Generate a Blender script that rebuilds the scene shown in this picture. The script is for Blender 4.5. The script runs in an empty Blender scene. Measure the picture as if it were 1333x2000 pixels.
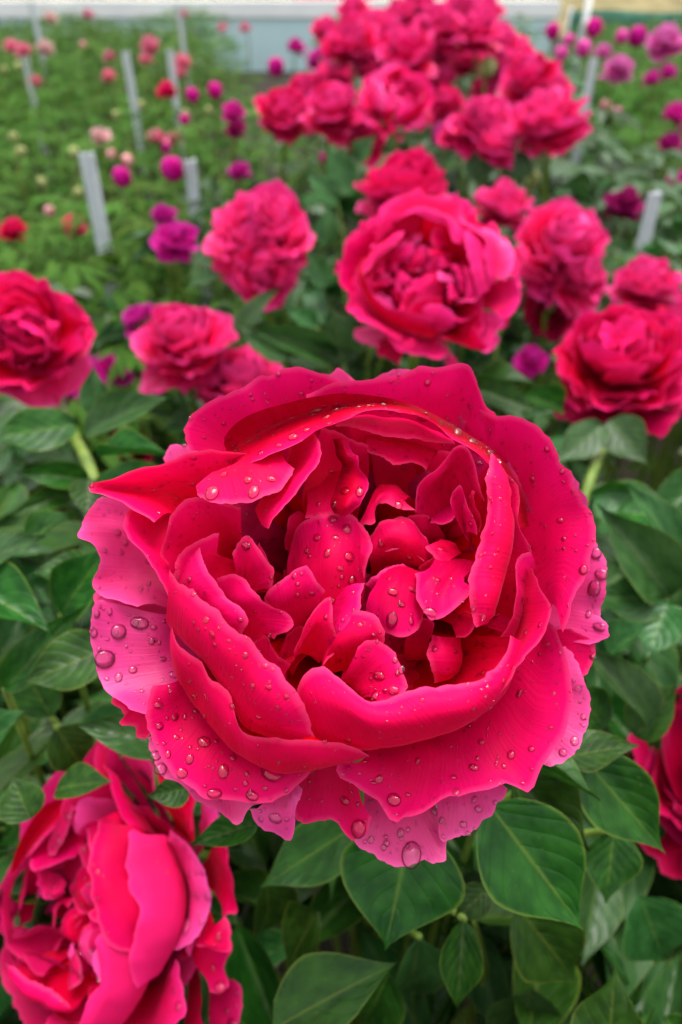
import bpy, math, random
import numpy as np
from mathutils import Vector, Matrix, noise
from mathutils.bvhtree import BVHTree

R = math.radians
sc = bpy.context.scene
col = sc.collection

# ------------------------------------------------------------------ camera
PW, PH, F = 1333.0, 2000.0, 1428.0          # photograph size and focal length in its pixels
PITCH = R(37.4)                              # downward pitch
CAM = Vector((0.0, 0.0, 1.0))
cd = bpy.data.cameras.new('camera')
cam = bpy.data.objects.new('camera', cd)
col.objects.link(cam)
cam.location = CAM
cam.rotation_euler = (math.pi/2 - PITCH, 0, 0)
cd.sensor_fit = 'VERTICAL'
cd.sensor_height = 36.0
cd.lens = 36.0*F/PH
cd.clip_start = 0.01
cd.clip_end = 500
cd.dof.use_dof = True
cd.dof.focus_distance = 0.186
cd.dof.aperture_fstop = 9.8
sc.camera = cam

# ------------------------------------------------------------------ world, sun, exposure
w = bpy.data.worlds.new('World')
sc.world = w
w.use_nodes = True
wn = w.node_tree
bg = wn.nodes['Background']
sky = wn.nodes.new('ShaderNodeTexSky')
sky.sky_type = 'NISHITA'
sky.sun_disc = False
SUN_EL, SUN_ROT = R(80), R(20)
sky.sun_elevation = SUN_EL
sky.sun_rotation = SUN_ROT
sky.dust_density = 4.0
hs = wn.nodes.new('ShaderNodeHueSaturation')  # an overcast sky is nearly grey
hs.inputs['Saturation'].default_value = 0.12
wn.links.new(sky.outputs[0], hs.inputs['Color'])
wn.links.new(hs.outputs[0], bg.inputs['Color'])
bg.inputs['Strength'].default_value = 0.15
sd = bpy.data.lights.new('sun', 'SUN')
sd.energy = 1.1
sd.angle = R(35)
sd.color = (1.0, 0.96, 0.9)
sun = bpy.data.objects.new('sun', sd)
col.objects.link(sun)
sdir = Vector((math.sin(SUN_ROT)*math.cos(SUN_EL), math.cos(SUN_ROT)*math.cos(SUN_EL), math.sin(SUN_EL)))
sun.rotation_euler = sdir.to_track_quat('Z', 'Y').to_euler()
sun.location = (0, 0, 5)
sc.view_settings.view_transform = 'Standard'
sc.view_settings.look = 'None'
sc.view_settings.gamma = 1.0
sc.view_settings.exposure = 1.42
sc.render.engine = 'CYCLES'
sc.cycles.use_denoising = True
sc.cycles.max_bounces = 10
sc.cycles.diffuse_bounces = 2
sc.cycles.transmission_bounces = 8
sc.cycles.sample_clamp_indirect = 6.0

# ------------------------------------------------------------------ helpers
ux = Vector((1, 0, 0))
uy = Vector((0, math.sin(PITCH), math.cos(PITCH)))      # image-up
uf = Vector((0, math.cos(PITCH), -math.sin(PITCH)))     # forward
WUP = Vector((0, 0, 1))

def at(px, py, z):
    return CAM + uf*z + ux*((px-PW/2)/F*z) - uy*((py-PH/2)/F*z)
def proj(p):
    d = p - CAM
    z = d.dot(uf)
    if z < 1e-4: return None
    return (PW/2 + F*d.dot(ux)/z, PH/2 - F*d.dot(uy)/z, z)
def camdir(x, y, t):
    return (ux*x + uy*y - uf*t).normalized()

def link(o, parent=None):
    col.objects.link(o)
    if parent: o.parent = parent
    return o
def empty(name, loc=(0, 0, 0)):
    o = bpy.data.objects.new(name, None)
    o.location = loc
    o.empty_display_size = 0.01
    return link(o)
def tag(o, label, cat, group=None):
    o['label'] = label; o['category'] = cat
    if group: o['group'] = group
    return o
def mesh(name, verts, faces, mat=None, uvs=None, smooth=True):
    me = bpy.data.meshes.new(name)
    me.from_pydata([tuple(v) for v in verts], [], faces)
    if uvs is not None:
        ul = me.uv_layers.new(name='uv')
        vi = np.empty(len(me.loops), dtype=np.int32)
        me.loops.foreach_get('vertex_index', vi)
        ul.data.foreach_set('uv', np.asarray(uvs, dtype=np.float32)[vi].ravel())
    if smooth: me.polygons.foreach_set('use_smooth', [True]*len(me.polygons))
    if mat: me.materials.append(mat)
    me.update()
    return me
def obj(name, me, parent=None, mat=None, M=None):
    o = bpy.data.objects.new(name, me)
    link(o, parent)
    if M is not None: o.matrix_local = M
    if mat:
        o.material_slots[0].link = 'OBJECT'
        o.material_slots[0].material = mat
    return o
def grid_faces(nu, nv, off=0):
    return [(off+j*nu+i, off+j*nu+i+1, off+(j+1)*nu+i+1, off+(j+1)*nu+i) for j in range(nv-1) for i in range(nu-1)]
def frame(X, Y, Z, P):
    return Matrix(((X.x, Y.x, Z.x, P.x), (X.y, Y.y, Z.y, P.y), (X.z, Y.z, Z.z, P.z), (0, 0, 0, 1)))
def axis_frame(ax, P, s=1.0, spin=0.0):
    Z = ax.normalized()
    X = Z.cross(Vector((0.3, 0.9, 0.1)));  X.normalize()
    Y = Z.cross(X)
    c, n = math.cos(spin), math.sin(spin)
    X, Y = X*c + Y*n, Y*c - X*n
    return frame(X*s, Y*s, Z*s, P)
def tube(pts, radii, n=8):
    pts = [Vector(p) for p in pts]
    vs, fs, uv = [], [], []
    for i, p in enumerate(pts):
        d = (pts[min(i+1, len(pts)-1)] - pts[max(i-1, 0)]).normalized()
        a = d.cross(Vector((0.9, 0.2, 0.37))).normalized(); b = d.cross(a)
        for k in range(n):
            an = 2*math.pi*k/n
            vs.append(p + (a*math.cos(an) + b*math.sin(an))*radii[i]); uv.append((k/n, i/len(pts)))
    for i in range(len(pts)-1):
        for k in range(n):
            fs.append((i*n+k, i*n+(k+1) % n, (i+1)*n+(k+1) % n, (i+1)*n+k))
    fs.append(tuple(range(n))[::-1]); fs.append(tuple((len(pts)-1)*n+k for k in range(n)))
    return vs, fs, uv
def catmull(P, n):
    """n points along a Catmull-Rom spline through P (m x 3), spaced by chord length."""
    P = np.asarray(P, float)
    m = len(P)
    if m == 1: return np.repeat(P, n, 0)
    seg = np.sqrt(np.maximum(np.linalg.norm(np.diff(P, axis=0), axis=1), 1e-9))**1.0
    t = np.concatenate([[0], np.cumsum(np.linalg.norm(np.diff(P, axis=0), axis=1)+1e-9)])
    T = np.linspace(0, t[-1], n)
    tan = np.zeros_like(P)
    tan[1:-1] = (P[2:]-P[:-2])/(t[2:]-t[:-2])[:, None]
    tan[0] = (P[1]-P[0])/(t[1]-t[0]); tan[-1] = (P[-1]-P[-2])/(t[-1]-t[-2])
    k = np.clip(np.searchsorted(t, T, side='right')-1, 0, m-2)
    h = (t[k+1]-t[k]); s = (T-t[k])/h
    s = s[:, None]; h = h[:, None]
    return ((2*s**3-3*s**2+1)*P[k] + (s**3-2*s**2+s)*h*tan[k] + (-2*s**3+3*s**2)*P[k+1] + (s**3-s**2)*h*tan[k+1])
def fb(x, y, z, o=3):
    return noise.fractal(Vector((x, y, z)), 1.0, 2.0, o)

# ------------------------------------------------------------------ materials
def nodes(name):
    m = bpy.data.materials.new(name); m.use_nodes = True
    nt = m.node_tree
    return m, nt, nt.nodes['Principled BSDF'], nt.nodes['Material Output']
def N(nt, t, **k):
    n = nt.nodes.new(t)
    for a, b in k.items(): setattr(n, a, b)
    return n
def ramp(nt, fac, stops):
    r = N(nt, 'ShaderNodeValToRGB')
    el = r.color_ramp.elements
    while len(el) < len(stops): el.new(0.5)
    for e, (p, c) in zip(el, stops): e.position = p; e.color = (*c, 1)
    nt.links.new(fac, r.inputs[0])
    return r
def math_n(nt, op, a, b=None, clamp=False):
    n = N(nt, 'ShaderNodeMath', operation=op); n.use_clamp = clamp
    for i, v in enumerate((a, b)):
        if v is None: continue
        if isinstance(v, (int, float)): n.inputs[i].default_value = v
        else: nt.links.new(v, n.inputs[i])
    return n.outputs[0]
def mixc(nt, fac, a, b, mode='MIX'):
    n = N(nt, 'ShaderNodeMix', data_type='RGBA', blend_type=mode)
    for i, v in ((0, fac), (6, a), (7, b)):
        if isinstance(v, (int, float)): n.inputs[i].default_value = v
        elif isinstance(v, tuple): n.inputs[i].default_value = (*v, 1)
        else: nt.links.new(v, n.inputs[i])
    return n.outputs[2]

def petal_mat(name, deep, body, margin, rough=0.46, transl=0.27, streak=0.10, spec=0.04, sheen=0.09, back=0.0):
    """deep: colour at the claw, body: blade, margin: thin paler edge. UV v = 0 at the edge, 1 at the claw."""
    m, nt, bs, out = nodes(name)
    L = nt.links
    uv = N(nt, 'ShaderNodeUVMap'); sep = N(nt, 'ShaderNodeSeparateXYZ'); L.new(uv.outputs[0], sep.inputs[0])
    oi = N(nt, 'ShaderNodeObjectInfo'); geo = N(nt, 'ShaderNodeTexCoord')
    base = ramp(nt, sep.outputs[1], [(0.0, tuple(min(0.9, 1.12*q+e) for q, e in zip(margin, (0.02, 0.035, 0.06)))), (0.022, margin), (0.12, tuple(0.5*a+0.5*b for a, b in zip(margin, body))), (0.40, body), (0.85, deep)])  # the lightest stop paints in light caught on the thin rim
    # fine lengthwise streaks of the petal
    mp = N(nt, 'ShaderNodeMapping'); mp.inputs['Scale'].default_value = (44, 1.6, 1); L.new(uv.outputs[0], mp.inputs[0])
    st = N(nt, 'ShaderNodeTexNoise'); st.inputs['Scale'].default_value = 1.0; st.inputs['Detail'].default_value = 3
    L.new(mp.outputs[0], st.inputs['Vector'])
    nz = N(nt, 'ShaderNodeTexNoise'); nz.inputs['Scale'].default_value = 60; nz.inputs['Detail'].default_value = 2
    L.new(geo.outputs['Object'], nz.inputs['Vector'])
    f1 = math_n(nt, 'MULTIPLY', math_n(nt, 'SUBTRACT', st.outputs[0], 0.42, True), streak*2.2, True)
    c = mixc(nt, f1, base.outputs[0], margin)
    f2 = math_n(nt, 'MULTIPLY', math_n(nt, 'SUBTRACT', nz.outputs[0], 0.5, True), 1.6, True)
    c = mixc(nt, f2, c, deep)
    hsv = N(nt, 'ShaderNodeHueSaturation'); L.new(c, hsv.inputs['Color'])
    L.new(math_n(nt, 'ADD', math_n(nt, 'MULTIPLY', oi.outputs['Random'], 0.010), 0.495), hsv.inputs['Hue'])
    L.new(math_n(nt, 'ADD', math_n(nt, 'MULTIPLY', oi.outputs['Random'], 0.25), 0.88), hsv.inputs['Value'])
    c = hsv.outputs[0]
    if back:      # the outer side of a peony petal is paler than the inner
        gm = N(nt, 'ShaderNodeNewGeometry')
        c = mixc(nt, math_n(nt, 'MULTIPLY', gm.outputs['Backfacing'], back), c, margin)
    L.new(c, bs.inputs['Base Color'])
    bs.inputs['Roughness'].default_value = rough
    bs.inputs['Specular IOR Level'].default_value = spec
    bs.inputs['Sheen Weight'].default_value = sheen
    bs.inputs['Sheen Tint'].default_value = (1.0, 0.22, 0.62, 1)
    bs.inputs['Sheen Roughness'].default_value = 0.3
    bp = N(nt, 'ShaderNodeBump'); bp.inputs['Strength'].default_value = 0.32; bp.inputs['Distance'].default_value = 0.0006
    L.new(st.outputs[0], bp.inputs['Height']); L.new(bp.outputs[0], bs.inputs['Normal'])
    tr = N(nt, 'ShaderNodeBsdfTranslucent'); L.new(c, tr.inputs[0])
    mx = N(nt, 'ShaderNodeMixShader'); mx.inputs[0].default_value = transl
    L.new(bs.outputs[0], mx.inputs[1]); L.new(tr.outputs[0], mx.inputs[2]); L.new(mx.outputs[0], out.inputs[0])
    return m

def leaf_mat(name, dark, light, edge, rough=0.36, spec=0.5, transl=0.22):
    m, nt, bs, out = nodes(name)
    L = nt.links
    uv = N(nt, 'ShaderNodeUVMap'); sep = N(nt, 'ShaderNodeSeparateXYZ'); L.new(uv.outputs[0], sep.inputs[0])
    oi = N(nt, 'ShaderNodeObjectInfo'); tc = N(nt, 'ShaderNodeTexCoord')
    ax = math_n(nt, 'ABSOLUTE', math_n(nt, 'SUBTRACT', sep.outputs[0], 0.5))
    n1 = N(nt, 'ShaderNodeTexNoise'); n1.inputs['Scale'].default_value = 5; n1.inputs['Detail'].default_value = 4
    ad = N(nt, 'ShaderNodeVectorMath', operation='ADD'); L.new(tc.outputs['Object'], ad.inputs[0]); L.new(oi.outputs['Random'], ad.inputs[1])
    L.new(ad.outputs[0], n1.inputs['Vector'])
    c = mixc(nt, ramp(nt, n1.outputs[0], [(0.35, (0, 0, 0)), (0.68, (1, 1, 1))]).outputs[0], dark, light)
    # side veins: bands running out from the midrib
    band = math_n(nt, 'SUBTRACT', math_n(nt, 'MULTIPLY', sep.outputs[1], 40.0), math_n(nt, 'MULTIPLY', ax, 30.0))
    vein = math_n(nt, 'POWER', math_n(nt, 'ABSOLUTE', math_n(nt, 'SINE', math_n(nt, 'MULTIPLY', band, 0.5))), 0.35)
    rib = ramp(nt, ax, [(0.0, (1, 1, 1)), (0.03, (0, 0, 0))])
    c = mixc(nt, math_n(nt, 'MULTIPLY', math_n(nt, 'SUBTRACT', 1.0, vein, True), 0.13, True), c, light)
    c = mixc(nt, math_n(nt, 'MULTIPLY', rib.outputs[0], 0.55), c, edge)
    rim = ramp(nt, ax, [(0.462, (0, 0, 0)), (0.497, (1, 1, 1))])
    c = mixc(nt, math_n(nt, 'MULTIPLY', rim.outputs[0], 0.75), c, edge)
    # pale specks
    n2 = N(nt, 'ShaderNodeTexNoise'); n2.inputs['Scale'].default_value = 26; L.new(ad.outputs[0], n2.inputs['Vector'])
    sp = ramp(nt, n2.outputs[0], [(0.71, (0, 0, 0)), (0.78, (1, 1, 1))])
    c = mixc(nt, math_n(nt, 'MULTIPLY', sp.outputs[0], 0.35), c, (0.22, 0.30, 0.04))
    hsv = N(nt, 'ShaderNodeHueSaturation'); L.new(c, hsv.inputs['Color'])
    L.new(math_n(nt, 'ADD', math_n(nt, 'MULTIPLY', oi.outputs['Random'], 0.04), 0.48), hsv.inputs['Hue'])
    L.new(math_n(nt, 'ADD', math_n(nt, 'MULTIPLY', oi.outputs['Random'], 0.6), 0.7), hsv.inputs['Value'])
    c = hsv.outputs[0]
    L.new(c, bs.inputs['Base Color'])
    bs.inputs['Roughness'].default_value = rough
    bs.inputs['Specular IOR Level'].default_value = spec
    hgt = math_n(nt, 'ADD', vein, math_n(nt, 'MULTIPLY', n1.outputs[0], 1.2))
    bp = N(nt, 'ShaderNodeBump'); bp.inputs['Strength'].default_value = 0.5; bp.inputs['Distance'].default_value = 0.0007
    L.new(hgt, bp.inputs['Height']); L.new(bp.outputs[0], bs.inputs['Normal'])
    tr = N(nt, 'ShaderNodeBsdfTranslucent'); L.new(c, tr.inputs[0])
    mx = N(nt, 'ShaderNodeMixShader'); mx.inputs[0].default_value = transl
    L.new(bs.outputs[0], mx.inputs[1]); L.new(tr.outputs[0], mx.inputs[2]); L.new(mx.outputs[0], out.inputs[0])
    return m

def plain_mat(name, c1, c2, rough=0.6, scale=20, spec=0.3, metal=0.0, bump=0.3):
    m, nt, bs, out = nodes(name)
    tc = N(nt, 'ShaderNodeTexCoord'); n1 = N(nt, 'ShaderNodeTexNoise')
    n1.inputs['Scale'].default_value = scale; n1.inputs['Detail'].default_value = 5
    nt.links.new(tc.outputs['Object'], n1.inputs['Vector'])
    r = ramp(nt, n1.outputs[0], [(0.32, c1), (0.68, c2)])
    nt.links.new(r.outputs[0], bs.inputs['Base Color'])
    bs.inputs['Roughness'].default_value = rough; bs.inputs['Metallic'].default_value = metal
    bs.inputs['Specular IOR Level'].default_value = spec
    bp = N(nt, 'ShaderNodeBump'); bp.inputs['Strength'].default_value = bump; bp.inputs['Distance'].default_value = 0.01
    nt.links.new(n1.outputs[0], bp.inputs['Height']); nt.links.new(bp.outputs[0], bs.inputs['Normal'])
    return m

PM = {
 'hero':   petal_mat('petal_crimson', (0.25, 0.0, 0.005), (0.55, 0.0, 0.014), (0.72, 0.002, 0.100)),  # claw colour deepened to paint in the shade of the heart
 'pale':   petal_mat('petal_pink_guard', (0.54, 0.001, 0.05), (0.68, 0.012, 0.130), (0.76, 0.045, 0.25), streak=0.28, spec=0.3, sheen=0.15),
 'red':    petal_mat('petal_red', (0.36, 0.0, 0.009), (0.64, 0.0, 0.028), (0.80, 0.014, 0.17), back=0.5),
 'pink':   petal_mat('petal_hot_pink', (0.50, 0.0, 0.035), (0.80, 0.003, 0.105), (0.88, 0.050, 0.30), back=0.5, spec=0.2),
 'magenta':petal_mat('petal_magenta', (0.40, 0.0, 0.13), (0.54, 0.004, 0.22), (0.66, 0.03, 0.38)),
 'purple': petal_mat('petal_dark_purple', (0.15, 0.0, 0.04), (0.26, 0.002, 0.08), (0.36, 0.012, 0.15)),
 'lilac':  petal_mat('petal_lilac_pink', (0.60, 0.02, 0.25), (0.72, 0.06, 0.38), (0.78, 0.25, 0.58)),
 'salmon': petal_mat('petal_salmon', (0.66, 0.02, 0.10), (0.76, 0.11, 0.25), (0.80, 0.30, 0.42)),
 'blush':  petal_mat('petal_blush', (0.60, 0.12, 0.15), (0.74, 0.38, 0.40), (0.80, 0.62, 0.58)),
 'yellow': petal_mat('petal_pale_yellow', (0.22, 0.26, 0.08), (0.42, 0.44, 0.18), (0.56, 0.56, 0.32)),
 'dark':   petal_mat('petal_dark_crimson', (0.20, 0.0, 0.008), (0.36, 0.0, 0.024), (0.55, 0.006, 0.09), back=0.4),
}
LM = {
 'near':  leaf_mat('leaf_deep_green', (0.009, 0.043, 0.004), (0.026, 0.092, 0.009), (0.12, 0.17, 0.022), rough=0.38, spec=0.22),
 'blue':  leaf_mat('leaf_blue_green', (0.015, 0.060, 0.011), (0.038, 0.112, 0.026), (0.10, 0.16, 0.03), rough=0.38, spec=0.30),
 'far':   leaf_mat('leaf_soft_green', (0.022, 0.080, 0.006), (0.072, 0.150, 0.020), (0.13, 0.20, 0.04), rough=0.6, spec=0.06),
}
M_STEM = plain_mat('stem_green', (0.07, 0.13, 0.014), (0.15, 0.22, 0.03), 0.45, 60)
M_SEPAL = plain_mat('sepal_green', (0.045, 0.10, 0.016), (0.10, 0.15, 0.03), 0.5, 40)
M_STAKE = plain_mat('galvanised_steel', (0.42, 0.46, 0.50), (0.56, 0.60, 0.64), 0.5, 30, 0.4, 0.0, 0.15)
M_SOIL = plain_mat('soil', (0.010, 0.008, 0.005), (0.028, 0.021, 0.013), 0.9, 14, 0.2, 0, 1.0)
M_WHITE = plain_mat('white_paint', (0.78, 0.79, 0.80), (0.86, 0.87, 0.88), 0.5, 3, 0.3, 0, 0.05)
M_CYAN = plain_mat('pale_blue_sheet', (0.50, 0.70, 0.73), (0.58, 0.77, 0.79), 0.5, 2, 0.3, 0, 0.05)
M_NET = plain_mat('green_shade_net', (0.03, 0.12, 0.08), (0.055, 0.17, 0.115), 0.8, 25, 0.2, 0, 0.2)
M_DRY = plain_mat('dry_grass', (0.12, 0.10, 0.045), (0.24, 0.20, 0.10), 0.9, 3, 0.1, 0, 0.6)
M_RED = plain_mat('red_tarpaulin', (0.45, 0.02, 0.02), (0.55, 0.04, 0.03), 0.5, 4)

def water_mat():
    """a thin drop: mostly clear, partly bending what lies under it, with a sharp reflection."""
    m, nt, bs, out = nodes('water')
    nt.nodes.remove(bs)
    L = nt.links
    tp = N(nt, 'ShaderNodeBsdfTransparent'); rf = N(nt, 'ShaderNodeBsdfRefraction'); gl = N(nt, 'ShaderNodeBsdfGlossy'); fr_ = N(nt, 'ShaderNodeFresnel')
    rf.inputs['IOR'].default_value = 1.33; rf.inputs['Roughness'].default_value = 0.0
    gl.inputs['Roughness'].default_value = 0.03; fr_.inputs['IOR'].default_value = 1.45
    m1 = N(nt, 'ShaderNodeMixShader'); m1.inputs[0].default_value = 0.42
    L.new(tp.outputs[0], m1.inputs[1]); L.new(rf.outputs[0], m1.inputs[2])
    m2 = N(nt, 'ShaderNodeMixShader'); L.new(fr_.outputs[0], m2.inputs[0]); L.new(m1.outputs[0], m2.inputs[1]); L.new(gl.outputs[0], m2.inputs[2])
    L.new(m2.outputs[0], out.inputs[0])
    return m
M_WATER = water_mat()

# ------------------------------------------------------------------ the setting
def struct(name, me):
    o = obj(name, me); o['kind'] = 'structure'; return o
rnd = random.Random(3)
gv, gf = [], []
n = 60
for j in range(n+1):
    for i in range(n+1):
        x, y = (i/n-0.5)*160, -20 + j/n*160
        gv.append((x, y, 0.02*fb(x*0.8, y*0.8, 0)))
struct('ground', mesh('ground', gv, grid_faces(n+1, n+1), M_SOIL))
gv = []
for j in range(30):
    for i in range(60):
        x, y = (i/59-0.5)*120, 13 + j*1.6
        gv.append((x, y, min(2.6, (j/29)**0.8*5.5) - 0.05 + 0.12*fb(x*0.5, y*0.5, 4)))
struct('dry_grass_bank', mesh('bank', gv, grid_faces(60, 30), M_DRY))

def box(x0, x1, y0, y1, z0, z1):
    v = [(x, y, z) for z in (z0, z1) for y in (y0, y1) for x in (x0, x1)]
    return v, [(0, 2, 3, 1), (4, 5, 7, 6), (0, 1, 5, 4), (2, 6, 7, 3), (0, 4, 6, 2), (1, 3, 7, 5)]
def rbox(name, b, mat, parent=None, bev=0.008):
    import bmesh
    v, f = box(*b)
    me = mesh(name, v, f, mat, smooth=False)
    bm = bmesh.new(); bm.from_mesh(me)
    bmesh.ops.bevel(bm, geom=bm.edges[:], offset=bev, segments=2, affect='EDGES')
    bm.to_mesh(me); bm.free()
    return obj(name, me, parent)

# low pale wall at the far end of the field (top edge about 2.4 degrees under the horizon)
WY = 9.0
def wx(px, y=WY):      # world x of a pixel column on the far wall's plane
    dz = y*math.cos(PITCH) + 0.45*math.sin(PITCH)
    return (px-PW/2)/F*dz
wall = empty('low_wall', (0, WY, 0))
tag(wall, 'low pale blue wall with white top band beyond the flower field', 'wall')
x0, x1 = -6.2, wx(1088)
nP = 7
for k in range(nP):
    a, b = x0 + (x1-x0)*k/nP, x0 + (x1-x0)*(k+1)/nP
    rbox('panel', (a+0.006, b-0.006, 0, 0.08, -0.02, 0.47), M_CYAN, wall)
rbox('coping', (x0-0.02, x1+0.03, -0.03, 0.12, 0.473, 0.62), M_WHITE, wall)
fr = empty('pipe_frame', (wx(1116), WY-0.6, 0))
tag(fr, 'thin white metal pipe frame standing at the end of the pale wall', 'frame')
v, f, u = tube([(0, 0, -0.05), (0, 0, 0.75)], [0.028, 0.028]); obj('post', mesh('post', v, f, M_WHITE), fr)
v, f, u = tube([(-1.0, 0, -0.05), (-1.0, 0, 0.75)], [0.028, 0.028]); obj('post', mesh('post', v, f, M_WHITE), fr)
v, f, u = tube([(-1.02, -0.01, 0.70), (0.02, -0.01, 0.70)], [0.022, 0.022]); obj('rail', mesh('rail', v, f, M_WHITE), fr)
net = empty('shade_net_fence', (0, 9.6, 0))
tag(net, 'green shade net fence at the right end of the field', 'fence')
nx0 = wx(1120, 9.6)
nv_ = []
for j in range(6):
    for i in range(40):
        x = nx0 + i/39*5.5
        nv_.append((x, 0.03*math.sin(x*6)+0.02*fb(x*3, j, 0), j/5*0.50 + (0.015*math.sin(x*5) if j == 5 else 0)))
me = mesh('net', nv_, grid_faces(40, 6), M_NET)
o = obj('net', me, net)
sm = o.modifiers.new('thickness', 'SOLIDIFY'); sm.thickness = 0.006
for k in range(5):
    v, f, u = tube([(nx0+k*1.3, 0.06, -0.05), (nx0+k*1.3, 0.06, 0.53)], [0.02, 0.02]); obj('post', mesh('post', v, f, M_STAKE), net)
# red tarpaulin-covered stack behind the wall
tx0, tx1 = wx(575, 10), wx(735, 10)
tv = []
for j in range(8):
    for i in range(20):
        s, t = i/19, j/7
        ang = math.pi*t
        tv.append((tx0+(tx1-tx0)*s, 10.2-0.3*math.cos(ang), 0.74*min(1.0, math.sin(ang)*1.7) + 0.03*fb(s*6, t*4, 2)))
tag(obj('tarpaulin_stack', mesh('tarp', tv, grid_faces(20, 8), M_RED)), 'red tarpaulin covered stack behind the low pale wall', 'tarpaulin')

# ------------------------------------------------------------------ petals of the ordinary flowers
def petal_mesh(name, L, W, e0, e1, cup=0.5, ruf=0.05, seed=0, nu=11, nv=11, notch=0.06, pw=1.0, twist=0.0):
    """Base at origin, blade grows along +Y (outward) and +Z (flower axis); e0, e1: elevation of the blade at claw and edge (degrees)."""
    rr = random.Random(seed)
    ph, ph2, k1 = rr.uniform(0, 6), rr.uniform(0, 6), rr.uniform(2.0, 3.6)
    T = np.linspace(0, 1, nv)
    e = np.radians(e0 + (e1-e0)*T**pw)
    dt = L/(nv-1)
    y = np.concatenate([[0], np.cumsum(np.cos((e[1:]+e[:-1])/2)*dt)])
    z = np.concatenate([[0], np.cumsum(np.sin((e[1:]+e[:-1])/2)*dt)])
    vs, uv = [], []
    for j in range(nv):
        t = T[j]
        for i in range(nu):
            s = -1 + 2*i/(nu-1)
            edge = 1 - 0.30*abs(s)**3 - notch*(0.5+0.5*fb(s*2.6+seed*1.7, seed*0.9, 1.0)) - 0.03*fb(s*9, seed, 5.0)
            te = t*(1 + (edge-1)*t)
            wd = W/2*(0.22 + 0.78*math.sin(math.pi*min(1, 0.06+te*0.80))**0.8)*(1+0.06*fb(te*3, seed, 9+s))
            q = te*(nv-1); a = min(int(q), nv-2); fr_ = q-a
            yy, zz, ee = y[a]*(1-fr_)+y[a+1]*fr_, z[a]*(1-fr_)+z[a+1]*fr_, e[a]*(1-fr_)+e[a+1]*fr_
            nrm = (-math.sin(ee), math.cos(ee))          # towards the axis / up
            c = cup*wd*s*s*(0.35+0.65*te)
            r = ruf*L*(te**2.2)*(math.sin(k1*2.2*s+ph)+0.6*math.sin(k1*4.1*s+ph2))
            r += 0.05*L*fb(s*1.5+seed, te*2.2, seed*0.37)
            off = c + r
            vs.append((s*wd*(1-0.18*cup*s*s) + twist*te*zz, yy+nrm[0]*off, zz+nrm[1]*off))
            uv.append((i/(nu-1), 1-t))
    return mesh(name, vs, grid_faces(nu, nv), PM['red'], uv)
POOL = {
 'guard': [petal_mesh('petal_guard', 0.070, 0.072, -4, 34+4*k, 0.35, 0.045, 10+k) for k in range(6)],
 'low':   [petal_mesh('petal_low', 0.066, 0.064, -30, 12+5*k, 0.25, 0.06, 20+k) for k in range(5)],
 'cup':   [petal_mesh('petal_cup', 0.070, 0.068, 12, 92+5*k, 0.55, 0.03, 30+k) for k in range(6)],
 'cup2':  [petal_mesh('petal_inner_cup', 0.062, 0.058, 28, 118+5*k, 0.65, 0.035, 40+k) for k in range(6)],
 'crump': [petal_mesh('petal_crumpled', 0.042, 0.036, 42, 100+12*k, 0.75, 0.10, 50+k, 9, 9, 0.18) for k in range(7)],
 'ruff':  [petal_mesh('petal_wide_ruffled', 0.062, 0.056, 8+3*k, 58+9*k, 0.6, 0.06, 70+k, 11, 11, 0.14) for k in range(7)],
 'curl':  [petal_mesh('petal_curled', 0.046, 0.034, 48, 88+11*k, 0.9, 0.035, 90+k, 13, 13, 0.05) for k in range(6)],
 'pom':   [petal_mesh('petal_ruffled', 0.058, 0.042+0.003*(k % 3), 5+3*k, 20+13*k, 0.8, 0.085, 60+k, 9, 10, 0.16) for k in range(8)],
}
def rot(az, tilt=0.0, roll=0.0):
    return Matrix.Rotation(az, 4, 'Z') @ Matrix.Rotation(tilt, 4, 'X') @ Matrix.Rotation(roll, 4, 'Y')
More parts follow.
